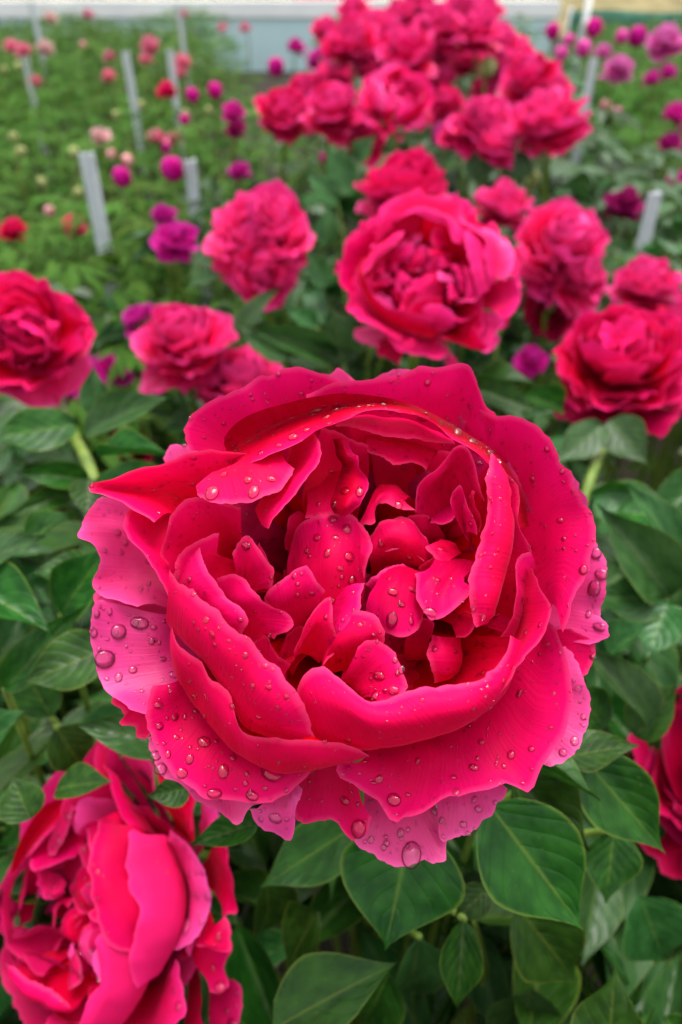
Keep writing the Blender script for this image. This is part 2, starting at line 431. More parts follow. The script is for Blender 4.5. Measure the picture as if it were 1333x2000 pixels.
def layout(kind, seed):
    """(pool, index, local matrix, colour role) for each petal; the flower is about 0.13 m wide."""
    r = random.Random(seed); out = []
    tj = 14 if kind in ('full', 'loose', 'pom') else 7
    def ring(pool, n, tilt=0, lift=0.0, s=1.0, role=0, jit=0.12):
        a0 = r.uniform(0, 6.28)
        for k in range(n):
            M = Matrix.Translation((0, 0, lift)) @ rot(a0+6.283*k/n+r.uniform(-jit, jit), R(tilt+r.uniform(-1, 1)*tj), R(r.uniform(-1, 1)*tj*1.2)) @ Matrix.Scale(s*r.uniform(0.93-tj*0.008, 1.05+tj*0.006), 4)
            out.append((pool, r.randrange(99), M, role))
    if kind == 'cup':
        ring('low', 6, 0, 0, 0.95, 1); ring('guard', 7, 0, 0.002, 1.0, 0); ring('guard', 6, 16, 0.004, 0.97, 0)
        ring('cup', 6, -14, 0.004, 0.98); ring('cup', 6, -4, 0.006, 0.92); ring('cup2', 5, -6, 0.007, 0.9); ring('cup2', 5, 4, 0.009, 0.8)
        ring('crump', 7, -6, 0.008, 1.05, 0, 0.4); ring('crump', 6, 18, 0.012, 0.9, 0, 0.4); ring('crump', 3, 38, 0.016, 0.8, 0, 0.5)
    elif kind == 'pom':
        ring('low', 6, -6, 0, 0.95, 0); ring('guard', 6, -4, 0.002, 0.95, 0)
        for e, n_, s in ((-6, 10, 1.0), (8, 10, 1.02), (22, 9, 1.02), (38, 9, 1.0), (54, 7, 0.98), (70, 4, 0.95), (84, 3, 0.9)):
            ring('pom', n_, e, 0.003, s, 0, 0.35)
    elif kind == 'globe':
        ring('low', 5, 0, 0, 0.95, 1); ring('guard', 7, 18, 0.002, 1.0); ring('cup', 7, -16, 0.003, 1.04); ring('cup', 6, -6, 0.005, 1.0)
        ring('cup2', 6, -14, 0.006, 1.06); ring('cup2', 6, -4, 0.008, 0.96); ring('cup2', 4, 6, 0.010, 0.82)
        ring('crump', 8, -12, 0.010, 1.15, 0, 0.4); ring('crump', 6, 8, 0.014, 1.0, 0, 0.4); ring('crump', 4, 30, 0.018, 0.8, 0, 0.5)
    elif kind == 'full':
        ring('low', 7, -2, 0, 1.0, 1); ring('guard', 7, 4, 0.002, 1.0); ring('ruff', 8, -22, 0.003, 1.04, 0, 0.2); ring('ruff', 8, -8, 0.005, 1.02, 0, 0.3)
        ring('ruff', 7, 8, 0.007, 0.98, 0, 0.3); ring('ruff', 7, 24, 0.009, 0.92, 0, 0.4); ring('ruff', 5, 42, 0.012, 0.82, 0, 0.4); ring('crump', 7, 20, 0.016, 1.1, 0, 0.4); ring('crump', 4, 45, 0.020, 0.9, 0, 0.4)
    elif kind == 'loose':
        ring('low', 7, -4, 0, 1.0, 0); ring('guard', 7, 4, 0.002, 1.0, 0)
        ring('cup', 5, -26, 0.004, 0.9); ring('pom', 9, 14, 0.004, 0.98, 0, 0.3); ring('pom', 9, 34, 0.006, 0.95, 0, 0.3)
        ring('crump', 8, 4, 0.010, 1.15, 0, 0.4); ring('pom', 5, 60, 0.008, 0.85, 0, 0.4)
    return out
SEP = petal_mesh('sepal', 0.034, 0.020, -62, 20, 0.5, 0.02, 77, 7, 7); SEP.materials[0] = M_SEPAL

def merged_flower(seed, kind):
    vs, fs, uv = [], [], []
    for pool, k, M, role in layout(kind, seed):
        me = POOL[pool][k % len(POOL[pool])]
        off = len(vs)
        u = {}
        for l, d in zip(me.loops, me.uv_layers[0].data): u[l.vertex_index] = tuple(d.uv)
        vs += [M @ v.co for v in me.vertices]; uv += [u[i] for i in range(len(me.vertices))]
        fs += [tuple(off+i for i in p.vertices) for p in me.polygons]
    return mesh('petals', vs, fs, PM['red'], uv)
MERGED = {}
def stem_part(parent, p0, axis, r0=0.0032, ground=None, rr=None, name='stem'):
    """curved stalk from the flower's base down to the soil (world coordinates)."""
    rr = rr or random
    g = ground or Vector((p0.x+rr.uniform(-0.06, 0.06), p0.y+rr.uniform(0.0, 0.10), -0.02))
    a, b = p0 - axis*0.05, Vector((g.x, g.y, p0.z*0.5))
    pts = [p0, p0*0.5+a*0.5, a, a*0.5+b*0.5+Vector((0, 0, 0.02)), b, g]
    pts = [Vector(p) for p in catmull([tuple(p) for p in pts], 12)]
    v, f, u = tube([p-parent.location for p in pts], [r0*(1+0.35*i/11) for i in range(12)], 7)
    return obj(name, mesh('stem', v, f, M_STEM, u), parent)

FLOWERS = []      # (px, py, z, radius px) used to keep leaves out of the way
def flower(px, py, wpx, kind, label, colour='red', true=0.13, axis=(0, 0.55, 0.8), seed=0, role1=None, squash=1.0, parts=True, group='peony flowers', back=0.030, via=None):
    z = true*F/wpx
    c = at(px, py, z); ax = camdir(*axis)
    s = true/0.13*1.10
    base = c - ax*back*s
    o = empty('peony_flower', base)
    tag(o, label, 'flower', group)
    FM = axis_frame(ax, Vector((0, 0, 0)), s, seed*1.3)
    if parts:
        for pool, k, M, role in layout(kind, seed):
            P = POOL[pool]
            obj('petal', P[k % len(P)], o, PM[role1] if (role == 1 and role1) else PM[colour], FM @ M)
        for k in range(4):
            obj('sepal', SEP, o, None, FM @ rot(k*1.57+seed, 0))
    else:
        key = (kind, seed % 3)
        if key not in MERGED: MERGED[key] = merged_flower(key[1]+300, kind)
        q = obj('petals', MERGED[key], o, PM[colour], FM); q['kind'] = 'stuff'
    if via:
        pts = [tuple(base)] + [tuple(at(*q)) for q in via]
        pts.append((pts[-1][0], pts[-1][1]+0.03, -0.02))
        pts = [Vector(q) for q in catmull(pts, 24)]
        v, f, u = tube([q-o.location for q in pts], [0.0038+0.0002*math.sin(i) for i in range(24)], 10)
        obj('stem', mesh('stem', v, f, M_STEM, u), o)
        for q in via[:-1]: FLOWERS.append((q[0], q[1], q[2]+0.01, 26))
    else: stem_part(o, base, ax, rr=random.Random(seed))
    FLOWERS.append((px, py, z, wpx*0.52))
    return o

# bud: closed ball of overlapping petals
def bud_mesh(seed):
    vs, uv = [], []
    nu, nv = 24, 14
    for j in range(nv):
        t = j/(nv-1); th = math.pi*t
        for i in range(nu+1):
            a = 2*math.pi*i/nu
            sw = (a*3/6.283 + t*0.9 + seed) % 1.0
            r = math.sin(th)**0.8*(1+0.24*(sw-0.5)*math.sin(th)) + 0.02*fb(math.cos(a)*2, math.sin(a)*2, t*3+seed)
            vs.append((r*math.cos(a)*0.5, r*math.sin(a)*0.5, -math.cos(th)*0.53+0.02)); uv.append((i/nu*3, sw))
    return mesh('bud_petals', vs, grid_faces(nu+1, nv), PM['magenta'], uv)
BUDS = [bud_mesh(k*0.31) for k in range(3)]
BSEP = petal_mesh('bud_sepal', 0.55, 0.42, 5, 95, 0.6, 0.02, 88, 7, 7); BSEP.materials[0] = M_SEPAL
def bud(px, py, wpx, label, colour='magenta', true=0.035, axis=(0.05, 0.8, 0.4), seed=0, group='peony buds'):
    z = true*F/wpx
    c = at(px, py, z); ax = camdir(*axis)
    o = empty('peony_bud', c - ax*true*0.5)
    tag(o, label, 'bud', group)
    FM = axis_frame(ax, ax*true*0.5, true, seed)
    obj('bud_petals', BUDS[seed % 3], o, PM[colour], FM)
    for k in range(3): obj('sepal', BSEP, o, None, FM @ Matrix.Translation((0, 0, -0.56)) @ rot(k*2.09+seed))
    stem_part(o, o.location.copy(), ax, 0.0022, rr=random.Random(seed+5))
    FLOWERS.append((px, py, z, wpx*0.6))
    return o

# ------------------------------------------------------------------ the large flower in front
# Every petal is a sheet lofted through rows of points, edge first: x, y in photo pixels, t in mm towards the viewer.
Z0, TILT = 0.205, 0.020
def hp(x, y, t):
    return at(x, y, Z0 - (t + (y-1180)*TILT)/1000.0)
HERO = '''
gb1 pale | 318,895,-6 335,872,-5 360,866,-5 385,875,-6 | 340,930,-8 400,920,-8
gb2 pale | 560,745,-6 640,732,-5 662,720,-5 682,733,-5 700,760,-6 | 580,800,-10 720,800,-10
gb3 pale | 700,762,-6 735,735,-5 770,720,-4 805,722,-4 830,735,-5 | 700,800,-10 850,800,-10
t1 hero | 370,880,2 360,842,4 392,802,6 451,768,7 493,749,6 518,730,8 581,718,8 627,725,8 661,745,8 720,770,6 | 410,885,0 420,850,0 450,830,1 500,810,2 560,790,2 620,780,2 680,790,2 | 460,930,-5 480,900,-5 540,870,-5 600,850,-5 680,840,-5
t4 hero | 600,772,4 640,752,8 700,743,10 766,735,11 808,724,12 850,719,13 880,709,15 915,711,15 930,740,11 942,780,10 968,818,10 | 600,800,3 680,785,5 760,780,6 830,778,6 878,772,10 908,790,4 935,830,5 955,860,5 | 620,850,-4 700,830,-2 780,825,-2 850,840,-2 900,870,-2 930,900,-3
t3 hero noext | 465,915,12 480,911,17 530,888,21 600,855,23 665,825,24 725,801,24 795,808,24 850,828,23 912,868,22 960,912,20 992,965,17 1010,1035,12 | 450,895,8 465,875,9 510,848,10 580,816,11 655,796,13 720,788,14 795,800,15 858,826,16 922,866,16 972,913,15 1005,965,13 1022,1030,10 | 438,868,11 442,846,14 482,814,16 560,786,17 650,771,17 720,772,16 790,785,15 860,815,15 930,858,15 985,905,14 1020,960,13 1035,1030,10
t5 hero | 655,832,12 700,835,15 740,846,16 790,858,16 840,862,16 890,864,14 | 680,815,10 740,812,10 800,822,10 880,850,10
t6 hero | 716,878,9 750,892,12 775,908,12 800,908,11 832,920,11 | 715,850,4 780,862,4 850,880,4
t7 hero | 725,880,0 800,880,1 890,880,0 | 735,950,-7 800,955,-8 885,960,-7 | 760,1015,-10 810,1020,-11 870,1015,-10
t9 hero | 628,838,14 660,848,13 690,860,11 720,870,9 | 610,900,6 650,910,4 690,920,2 720,930,0 | 590,990,0 640,1000,-2 700,1010,-4
l1 hero | 300,1022,15 245,985,17 205,972,16 172,957,13 182,945,12 230,930,12 300,907,12 380,887,12 470,882,13 505,890,12 | 330,1000,7 300,982,6 275,968,5 262,957,4 300,944,4 340,930,4 400,915,5 470,905,6 | 355,1010,1 355,990,0 370,970,0 400,950,0 450,930,0
l2 hero | 252,992,12 246,1012,15 252,1045,16 275,1080,17 300,1122,18 325,1172,19 345,1245,18 | 300,1000,5 300,1040,7 310,1080,9 330,1120,11 350,1170,12 370,1230,13 | 355,1000,-1 355,1050,3 360,1100,5 375,1140,6 405,1200,6
l3 pale | 202,970,4 186,985,5 165,1020,7 154,1046,11 178,1060,11 192,1085,9 195,1115,8 188,1135,8 200,1160,8 225,1172,7 270,1185,6 | 240,980,1 230,1010,-1 215,1040,2 222,1065,2 235,1095,0 240,1120,0 260,1145,1 300,1180,2 | 290,1000,-4 280,1050,-5 290,1100,-4 320,1150,-2 340,1190,-2
l4 pale | 205,1172,7 183,1178,9 178,1215,9 178,1260,8 188,1305,7 205,1335,7 228,1362,8 245,1380,11 290,1392,11 | 250,1185,4 240,1200,4 238,1230,4 240,1265,4 250,1300,4 265,1330,4 290,1360,5 320,1380,6 | 320,1200,0 320,1240,0 325,1280,0 335,1320,1 360,1370,2
l5 hero | 225,1350,0 216,1370,1 240,1398,2 232,1414,2 262,1425,1 268,1446,1 292,1430,2 300,1400,3 | 280,1340,-2 310,1380,-1 330,1400,-1
bl1 hero | 300,1340,14 288,1372,16 290,1420,17 305,1465,16 335,1508,16 380,1545,15 440,1565,14 500,1568,14 560,1553,15 597,1522,17 614,1485,17 | 350,1330,13 345,1370,12 350,1410,12 370,1450,13 400,1485,14 450,1510,14 500,1515,14 550,1505,15 590,1485,15 | 380,1290,8 400,1330,7 420,1370,7 450,1420,7 490,1450,8 540,1460,8 600,1465,9
bl2 pale | 290,1440,2 298,1480,4 320,1515,5 355,1532,5 395,1575,5 430,1588,5 465,1607,5 490,1577,5 520,1560,3 | 340,1430,0 380,1480,1 430,1520,1 500,1530,1
bl3 pale | 488,1580,6 510,1610,6 540,1628,6 568,1637,7 578,1600,10 588,1540,11 | 510,1575,8 540,1590,9 563,1580,11 580,1530,10 | 540,1540,4 570,1510,4
bm hero | 560,1560,0 585,1605,1 630,1605,1 660,1612,2 685,1642,3 712,1632,4 730,1600,4 | 580,1530,1 620,1550,0 660,1560,1 710,1570,3 | 600,1480,1 640,1480,1 690,1490,2
br1 hero | 664,1485,12 660,1505,13 690,1535,14 724,1560,14 757,1598,15 774,1609,16 791,1594,17 833,1581,18 875,1560,17 934,1539,17 988,1531,16 1030,1544,16 1060,1501,16 1098,1442,16 1117,1375,15 1108,1300,15 1088,1228,16 1062,1195,16 | 700,1490,14 720,1510,14 760,1530,14 800,1535,14 860,1515,13 920,1490,12 980,1460,12 1020,1420,11 1050,1370,11 1065,1310,11 1060,1250,12 | 720,1465,10 780,1470,10 840,1460,9 900,1440,8 950,1400,7 990,1350,7 1020,1290,7 1040,1230,8
bp1 pale | 690,1615,-4 695,1645,-3 725,1672,-2 770,1688,-1 820,1684,-1 866,1681,0 872,1650,-2 862,1600,-2 | 710,1590,-5 780,1580,-5 850,1570,-5
bp2 pale | 856,1600,0 862,1640,1 895,1637,1 920,1625,1 945,1602,1 965,1588,1 990,1540,1 | 850,1560,-2 900,1550,-2 970,1520,-2
r0 hero | 940,802,7 965,813,10 1000,810,12 1035,822,12 1060,840,12 1085,872,12 1096,907,11 1120,935,12 1140,975,12 1160,1020,12 1161,1055,12 1150,1095,12 1138,1130,12 1125,1170,12 1100,1232,12 | 950,850,5 985,860,5 1020,880,5 1045,910,5 1060,945,5 1080,985,6 1095,1030,7 1098,1080,8 1092,1130,8 1085,1180,8 | 960,900,0 1000,930,0 1025,970,0 1040,1020,0 1050,1080,0 1050,1140,1 1060,1200,2
r1 pale | 1146,1045,-4 1165,1062,-2 1180,1095,-1 1188,1135,-1 1183,1165,-1 1172,1195,-3 1186,1222,0 1188,1245,0 1150,1256,-2 | 1110,1060,-6 1115,1120,-6 1110,1180,-7 1100,1250,-6
r2 pale | 1105,1262,0 1135,1298,1 1150,1340,1 1156,1385,1 1146,1425,1 1125,1460,2 1100,1490,2 1068,1496,2 1050,1490,1 | 1070,1270,-2 1085,1330,-2 1085,1390,-2 1060,1440,-2 1030,1470,-2
r3 hero | 1115,1228,-4 1160,1252,-4 1159,1290,-4 1150,1317,-4 1120,1322,-4 | 1080,1230,-7 1090,1310,-7
r4 pale | 1110,915,-3 1128,940,-1 1132,958,0 1150,985,-2 | 1080,950,-6 1120,1000,-6
k1 hero | 962,890,17 985,925,19 1003,965,19 1018,1010,19 1030,1045,18 1036,1078,15 | 958,905,12 972,940,12 983,980,12 997,1030,12 1012,1080,11
k2 hero | 958,890,21 957,930,23 951,985,24 940,1050,25 927,1105,26 919,1155,26 922,1195,26 932,1224,25 | 965,900,22 975,950,26 975,1010,28 968,1070,29 957,1125,29 950,1170,29 948,1200,27 942,1219,26 | 972,915,17 992,960,19 1001,1020,20 1001,1070,21 992,1130,21 975,1180,21 960,1205,21 945,1215,21
k3 hero | 1036,1076,15 1025,1085,18 1017,1115,20 1012,1160,21 1000,1205,21 970,1238,20 | 1040,1110,10 1030,1160,12 1020,1200,13 1000,1240,14
c2 hero | 1044,1110,20 1062,1150,26 1078,1186,30 1062,1224,32 1037,1274,32 978,1358,31 925,1407,27 | 1025,1110,12 1035,1150,16 1040,1190,20 1030,1225,22 1005,1270,24 955,1345,24 905,1403,23 | 1000,1110,4 1005,1180,10 1000,1250,12 940,1330,14 890,1395,14
cd hero | 579,1347,30 592,1318,33 627,1299,35 657,1314,35 690,1350,34 715,1372,33 745,1372,33 800,1352,34 880,1335,34 935,1333,34 965,1308,33 985,1280,31 996,1240,28 | 590,1390,30 612,1370,34 640,1370,36 680,1390,36 720,1410,36 780,1402,37 850,1388,37 920,1372,36 970,1340,34 1000,1300,30 1012,1250,26 | 620,1440,23 660,1458,23 720,1464,23 790,1454,23 860,1434,22 930,1397,21 985,1347,20 1018,1290,19 1026,1250,18
a hero | 335,1112,26 345,1132,29 360,1146,31 409,1180,34 450,1222,36 493,1250,37 518,1282,37 552,1320,37 585,1367,36 605,1405,34 619,1438,31 | 332,1160,25 350,1190,30 390,1225,34 430,1268,36 465,1305,37 500,1340,37 535,1375,36 570,1410,33 592,1442,29 | 340,1225,17 365,1260,19 400,1290,21 430,1330,22 455,1370,22 480,1415,22 530,1442,21 580,1457,20
b hero | 330,1215,20 341,1236,23 358,1266,25 388,1286,28 413,1320,29 445,1352,30 459,1392,30 484,1424,31 543,1436,32 602,1442,32 660,1455,31 724,1468,27 | 335,1270,19 352,1300,22 378,1330,24 400,1365,25 425,1400,26 450,1435,27 495,1460,28 550,1472,29 610,1474,29 670,1476,28 715,1473,26 | 345,1310,11 370,1345,12 400,1390,13 435,1430,14 475,1470,15 530,1495,16 590,1500,17 640,1495,17 690,1485,17
n1 hero | 324,1100,14 314,1080,17 330,1030,19 336,1008,19 370,982,19 420,977,19 470,985,17 | 345,1110,10 350,1060,11 390,1030,11 440,1020,11 475,1040,10 | 370,1120,2 390,1080,2 440,1060,2 480,1070,2
n2 hero | 386,972,20 405,979,22 430,983,23 470,984,23 520,967,23 560,939,22 574,914,19 | 383,955,19 440,935,20 510,912,20 560,903,19 | 430,915,13 500,890,12 550,885,12
m1 hero | 612,845,18 625,858,22 624,900,25 605,940,25 570,980,24 540,1010,23 526,1033,20 | 600,850,15 602,890,18 585,930,19 555,965,19 525,1000,17 512,1025,15 | 570,860,4 560,900,4 530,950,4 500,990,4
h1 hero noext | 680,860,21 692,890,24 700,915,24 717,938,25 713,965,25 700,990,24 672,1009,22 | 668,858,22 676,890,23 684,912,20 692,940,23 684,968,26 676,990,26 662,1005,23 | 657,858,19 660,885,19 672,905,18 668,930,17 655,960,19 648,985,21 655,1002,21
h2 hero | 598,1014,13 625,1003,16 650,998,17 668,1001,17 | 600,980,12 630,960,12 655,945,12 670,940,12 | 600,940,4 640,920,4 670,910,4
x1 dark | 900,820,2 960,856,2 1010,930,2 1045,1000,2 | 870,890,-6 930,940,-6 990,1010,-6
x2 pale | 200,1135,2 184,1172,3 196,1215,2 | 270,1130,-3 275,1215,-3
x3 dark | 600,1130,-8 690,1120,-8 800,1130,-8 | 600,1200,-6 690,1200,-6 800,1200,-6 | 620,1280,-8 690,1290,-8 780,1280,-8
e1 hero | 560,1060,9 588,1022,13 625,1006,16 650,1010,15 672,1002,17 700,1012,17 721,1045,12 | 556,1100,12 608,1070,18 645,1056,21 690,1060,20 726,1078,13 | 565,1155,12 610,1130,19 650,1120,22 690,1125,20 716,1132,14 | 590,1215,8 640,1210,15 680,1205,15 708,1195,10
e6 hero | 690,1008,15 712,1030,17 727,1062,17 722,1095,16 712,1130,15 | 676,1030,14 690,1065,15 690,1100,14 | 650,1050,6 660,1100,6
f3 hero | 712,1141,17 735,1125,19 760,1108,19 790,1098,18 | 722,1148,18 750,1140,20 790,1125,19 815,1115,17 | 760,1165,10 800,1150,10
f4 hero | 735,1075,13 760,1082,16 790,1085,16 825,1098,14 | 740,1055,12 770,1060,14 810,1070,13 | 760,1040,4 800,1050,4
g5 hero | 820,1120,15 850,1098,18 880,1095,18 905,1105,17 925,1125,15 | 830,1135,12 870,1120,13 910,1130,12 | 850,1150,4 900,1150,4
q1 hero | 800,1225,14 820,1205,17 845,1215,18 850,1240,17 | 790,1250,10 820,1240,12 840,1250,11 | 790,1280,2 830,1280,2
q2 hero | 690,1245,16 712,1228,17 740,1240,18 | 690,1270,12 730,1268,13 | 700,1290,4 730,1290,4
e2 hero | 526,1172,21 545,1140,25 570,1118,27 596,1102,29 612,1118,29 622,1138,28 635,1156,26 | 540,1200,20 562,1170,25 590,1148,27 610,1150,27 626,1168,25 | 560,1235,10 590,1220,12 625,1195,14
e3 hero | 575,1270,20 592,1225,25 618,1188,28 646,1165,30 652,1200,30 653,1240,29 645,1270,27 625,1300,24 | 575,1290,18 598,1250,24 625,1220,27 638,1240,27 632,1280,24 | 560,1300,10 590,1280,12 620,1300,12
e4 hero | 712,1135,22 708,1165,26 698,1200,28 678,1235,28 655,1262,26 640,1290,24 | 680,1140,23 672,1180,26 658,1215,27 640,1245,25 | 640,1160,14 635,1210,16 630,1250,16
d3 hero | 672,1215,22 690,1198,26 715,1200,28 738,1214,28 750,1248,27 752,1275,25 | 630,1295,22 660,1262,27 695,1245,29 728,1252,28 742,1285,26 | 620,1310,10 660,1310,12 720,1300,12
d2 hero | 700,1262,22 730,1250,24 755,1260,25 775,1285,26 790,1320,27 797,1342,27 782,1359,27 745,1376,26 | 690,1290,22 718,1288,24 742,1300,26 755,1325,26 750,1345,26 728,1360,25 | 670,1320,17 690,1330,18 700,1345,19 712,1362,20
f1 hero | 716,1060,12 735,1022,16 765,1010,18 795,1012,17 832,1050,13 | 720,1085,15 760,1052,20 800,1058,19 844,1100,12 | 725,1112,6 770,1105,9 815,1115,9
f2 hero | 720,1195,21 736,1220,23 783,1245,25 812,1226,23 832,1185,20 | 722,1165,22 752,1180,26 790,1188,25 825,1165,21 | 735,1140,22 765,1140,26 800,1140,24 836,1135,19 | 755,1110,16 790,1105,16 830,1112,14
g1 hero | 810,1122,22 814,1160,26 824,1190,28 842,1210,29 868,1204,28 895,1186,27 925,1150,24 | 835,1115,22 846,1150,27 870,1160,26 905,1135,24 | 850,1085,14 885,1090,14 925,1105,14
g2 hero | 895,1247,18 912,1240,21 917,1210,21 905,1193,18 | 880,1218,12 885,1195,12
g3 hero | 842,1238,18 837,1270,20 843,1300,20 850,1337,18 | 855,1242,21 870,1270,22 874,1310,20 868,1332,18 | 900,1245,12 905,1280,12 890,1322,12
g4 hero | 765,1260,0 850,1250,-2 955,1230,2 | 775,1300,2 860,1300,2 965,1270,4 | 790,1350,8 880,1340,10 965,1310,10
j1 hero | 812,1002,12 825,950,17 850,910,20 880,880,22 905,871,23 925,900,21 940,935,19 951,978,15 | 830,1010,8 850,960,9 880,930,9 905,930,9 930,960,9 | 840,1035,2 880,1010,1 930,1010,1
j3 hero | 892,988,20 890,958,22 900,949,22 913,975,23 923,1010,23 931,1047,20 | 905,1050,12 903,1000,14 912,1040,13 | 915,1070,4 925,1080,4
j4 hero | 915,957,18 932,951,19 943,985,19 945,1015,18 935,1042,16 | 915,1000,10 930,1030,10
k4 hero | 842,1014,15 860,1024,17 880,1020,17 897,1008,15 | 850,998,8 890,995,8
k5 hero | 787,1022,12 800,1007,15 830,1003,15 848,1015,13 | 795,1045,9 830,1050,8 870,1050,6 | 820,1075,0 860,1075,0
k6 hero | 869,1107,18 848,1091,18 831,1068,16 | 882,1092,18 862,1072,19 845,1060,16 | 902,1080,12 888,1058,12 862,1052,12
i1 hero | 700,1027,14 715,1023,18 735,1019,19 738,987,17 760,985,19 785,993,20 810,995,20 | 715,1000,17 735,970,18 765,965,19 790,978,19 | 735,953,12 750,946,12 775,956,12 800,978,12
o1 hero | 357,1132,20 343,1105,24 352,1080,26 378,1062,27 405,1051,27 430,1040,25 | 380,1150,18 375,1110,21 400,1090,21 425,1080,20 | 420,1180,10 430,1130,10 445,1090,10
o2 hero | 396,1073,24 409,1117,28 442,1165,30 472,1188,30 485,1212,30 476,1242,28 | 370,1090,22 380,1130,26 405,1165,29 435,1200,30 455,1235,28 | 345,1130,14 350,1155,16 390,1195,18 430,1240,18
o3 hero | 428,1128,18 455,1121,22 478,1129,23 500,1155,24 530,1180,25 556,1194,25 571,1217,25 548,1238,24 528,1250,22 | 430,1145,17 460,1165,21 490,1200,22 515,1242,21 | 440,1190,10 480,1230,10 500,1260,10
o4 hero | 452,1085,18 462,1065,21 480,1047,22 500,1060,22 515,1085,22 533,1115,21 531,1152,18 | 460,1105,17 485,1090,20 505,1110,20 515,1150,17 | 470,1140,8 500,1155,8
o5 hero | 505,1060,12 520,1075,14 530,1110,14 533,1150,12 | 490,1090,6 500,1140,6
p1 hero | 492,1252,22 520,1238,22 535,1265,20 562,1302,20 | 505,1290,14 550,1335,14
p2 hero | 560,1240,12 590,1225,14 600,1260,15 580,1300,14 | 545,1290,6 570,1320,6
'''  # dark filler rows close gaps, their colour standing in for deep shade
hero = empty('peony_flower', hp(690, 1190, -42))
tag(hero, 'large wide open crimson peony wet with raindrops, front and centre', 'flower', 'peony flowers')
HP0 = hero.location.copy()
H_all, H_faces, H_owner, H_objs = [], [], [], []
NU, NV = 44, 26
def hero_petal(name, mat, rows, ext=True, seed=0, amp=1.0):
    rows = [np.array([tuple(hp(*p)) for p in r]) for r in rows]
    if ext:
        tgt = np.array(tuple(hp(690, 1190, -40)))
        last = catmull(rows[-1], 9)
        mid = last.mean(0)
        r1 = (mid + (last-mid)*0.8)*0.60 + tgt*0.40
        dn = np.array(tuple(uf))*0.006
        rows.append(r1 + dn)
        rows.append((mid + (last-mid)*0.3)*0.12 + tgt*0.88)
    G = np.stack([catmull(r, NU) for r in rows])                    # rows x NU x 3
    V = np.stack([catmull(G[:, i], NV) for i in range(NU)], 1)       # NV x NU x 3
    # denser rows towards the edge come from the data; add ruffle, serration and crinkle
    dU = np.gradient(V, axis=1); dV = np.gradient(V, axis=0)
    nr = np.cross(dU, dV); nr /= (np.linalg.norm(nr, axis=2, keepdims=True)+1e-12)
    dv = V[0]-V[2]; dv /= (np.linalg.norm(dv, axis=1, keepdims=True)+1e-12)
    arc = np.concatenate([[0], np.cumsum(np.linalg.norm(np.diff(V[0], axis=0), axis=1))])
    for j in range(NV):
        v = j/(NV-1)
        we = math.exp(-v*9)
        for i in range(NU):
            p = V[j, i]*1000
            n1 = fb(p[0]*0.055+seed, p[1]*0.055, p[2]*0.055, 2)
            n2 = fb(p[0]*0.17, p[1]*0.17+seed, p[2]*0.17, 2)
            a = arc[i]*1000
            rf = math.sin(a*0.42+seed*2.1)*0.35+math.sin(a*0.23+seed)*0.6
            V[j, i] += nr[j, i]*amp*(0.0011*n1 + 0.00035*n2 + we*0.0007*rf)
            V[j, i] += dv[i]*math.exp(-v*22)*min(amp, 0.6 if amp > 1 else 0.9)*(0.0012*fb(a*0.16, seed*3.3, 0, 2)+0.0006*fb(a*0.6, seed, 7, 2))
    W_ = V.reshape(-1, 3)
    uv = [(i/(NU-1)*min(1.6, max(0.5, arc[-1]/0.05)), j/(NV-1)) for j in range(NV) for i in range(NU)]
    fs = grid_faces(NU, NV)
    me = mesh('petal', W_-np.array(tuple(HP0)), fs, mat, uv)
    o = obj('petal', me, hero)
    off = len(H_all)
    H_all.extend(tuple(q) for q in W_)
    H_faces.extend(tuple(off+k for k in q) for q in fs)
    H_owner.extend([len(H_objs)]*len(fs)); H_objs.append(o)
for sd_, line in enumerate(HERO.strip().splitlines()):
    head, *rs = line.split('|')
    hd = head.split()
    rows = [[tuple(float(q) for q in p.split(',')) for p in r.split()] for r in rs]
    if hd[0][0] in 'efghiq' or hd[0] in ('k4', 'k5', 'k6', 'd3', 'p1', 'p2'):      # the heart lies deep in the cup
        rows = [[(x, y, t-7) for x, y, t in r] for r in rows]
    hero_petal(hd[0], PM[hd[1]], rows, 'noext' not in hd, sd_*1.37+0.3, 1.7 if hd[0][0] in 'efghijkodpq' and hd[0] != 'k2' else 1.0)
# hidden inner cup closing the gaps; dark crimson stands in for deep shade
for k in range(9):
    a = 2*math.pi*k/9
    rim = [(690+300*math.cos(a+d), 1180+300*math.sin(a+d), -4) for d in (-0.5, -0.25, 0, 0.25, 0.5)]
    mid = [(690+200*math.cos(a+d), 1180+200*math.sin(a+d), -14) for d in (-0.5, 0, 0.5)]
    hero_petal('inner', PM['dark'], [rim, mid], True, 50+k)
rc = random.Random(5)
CRV = POOL['curl']
for k in range(5):
    a, q = rc.uniform(0, 6.283), 235*math.sqrt(rc.random())
    x, y = 690+q*math.cos(a)*1.05, 1130+q*math.sin(a)
    P = hp(x, y, -19+6*(q/235)**2)
    ax = (camdir(math.cos(a)*0.35+rc.uniform(-.4, .4), -math.sin(a)*0.35+0.15+rc.uniform(-.4, .4), 1.0))
    o = obj('petal', CRV[k % len(CRV)], hero, PM['hero'], axis_frame(ax, P-HP0, rc.uniform(0.42, 0.66), rc.uniform(0, 6.28)))
for k in range(5):
    obj('sepal', SEP, hero, None, axis_frame(camdir(0, 0.55, 0.8), uf*0.022) @ rot(k*1.26))
stem_part(hero, HP0, camdir(0, 0.6, 0.75), 0.004, Vector((0.02, 0.22, -0.02)))
FLOWERS.append((680, 1190, 0.24, 560))
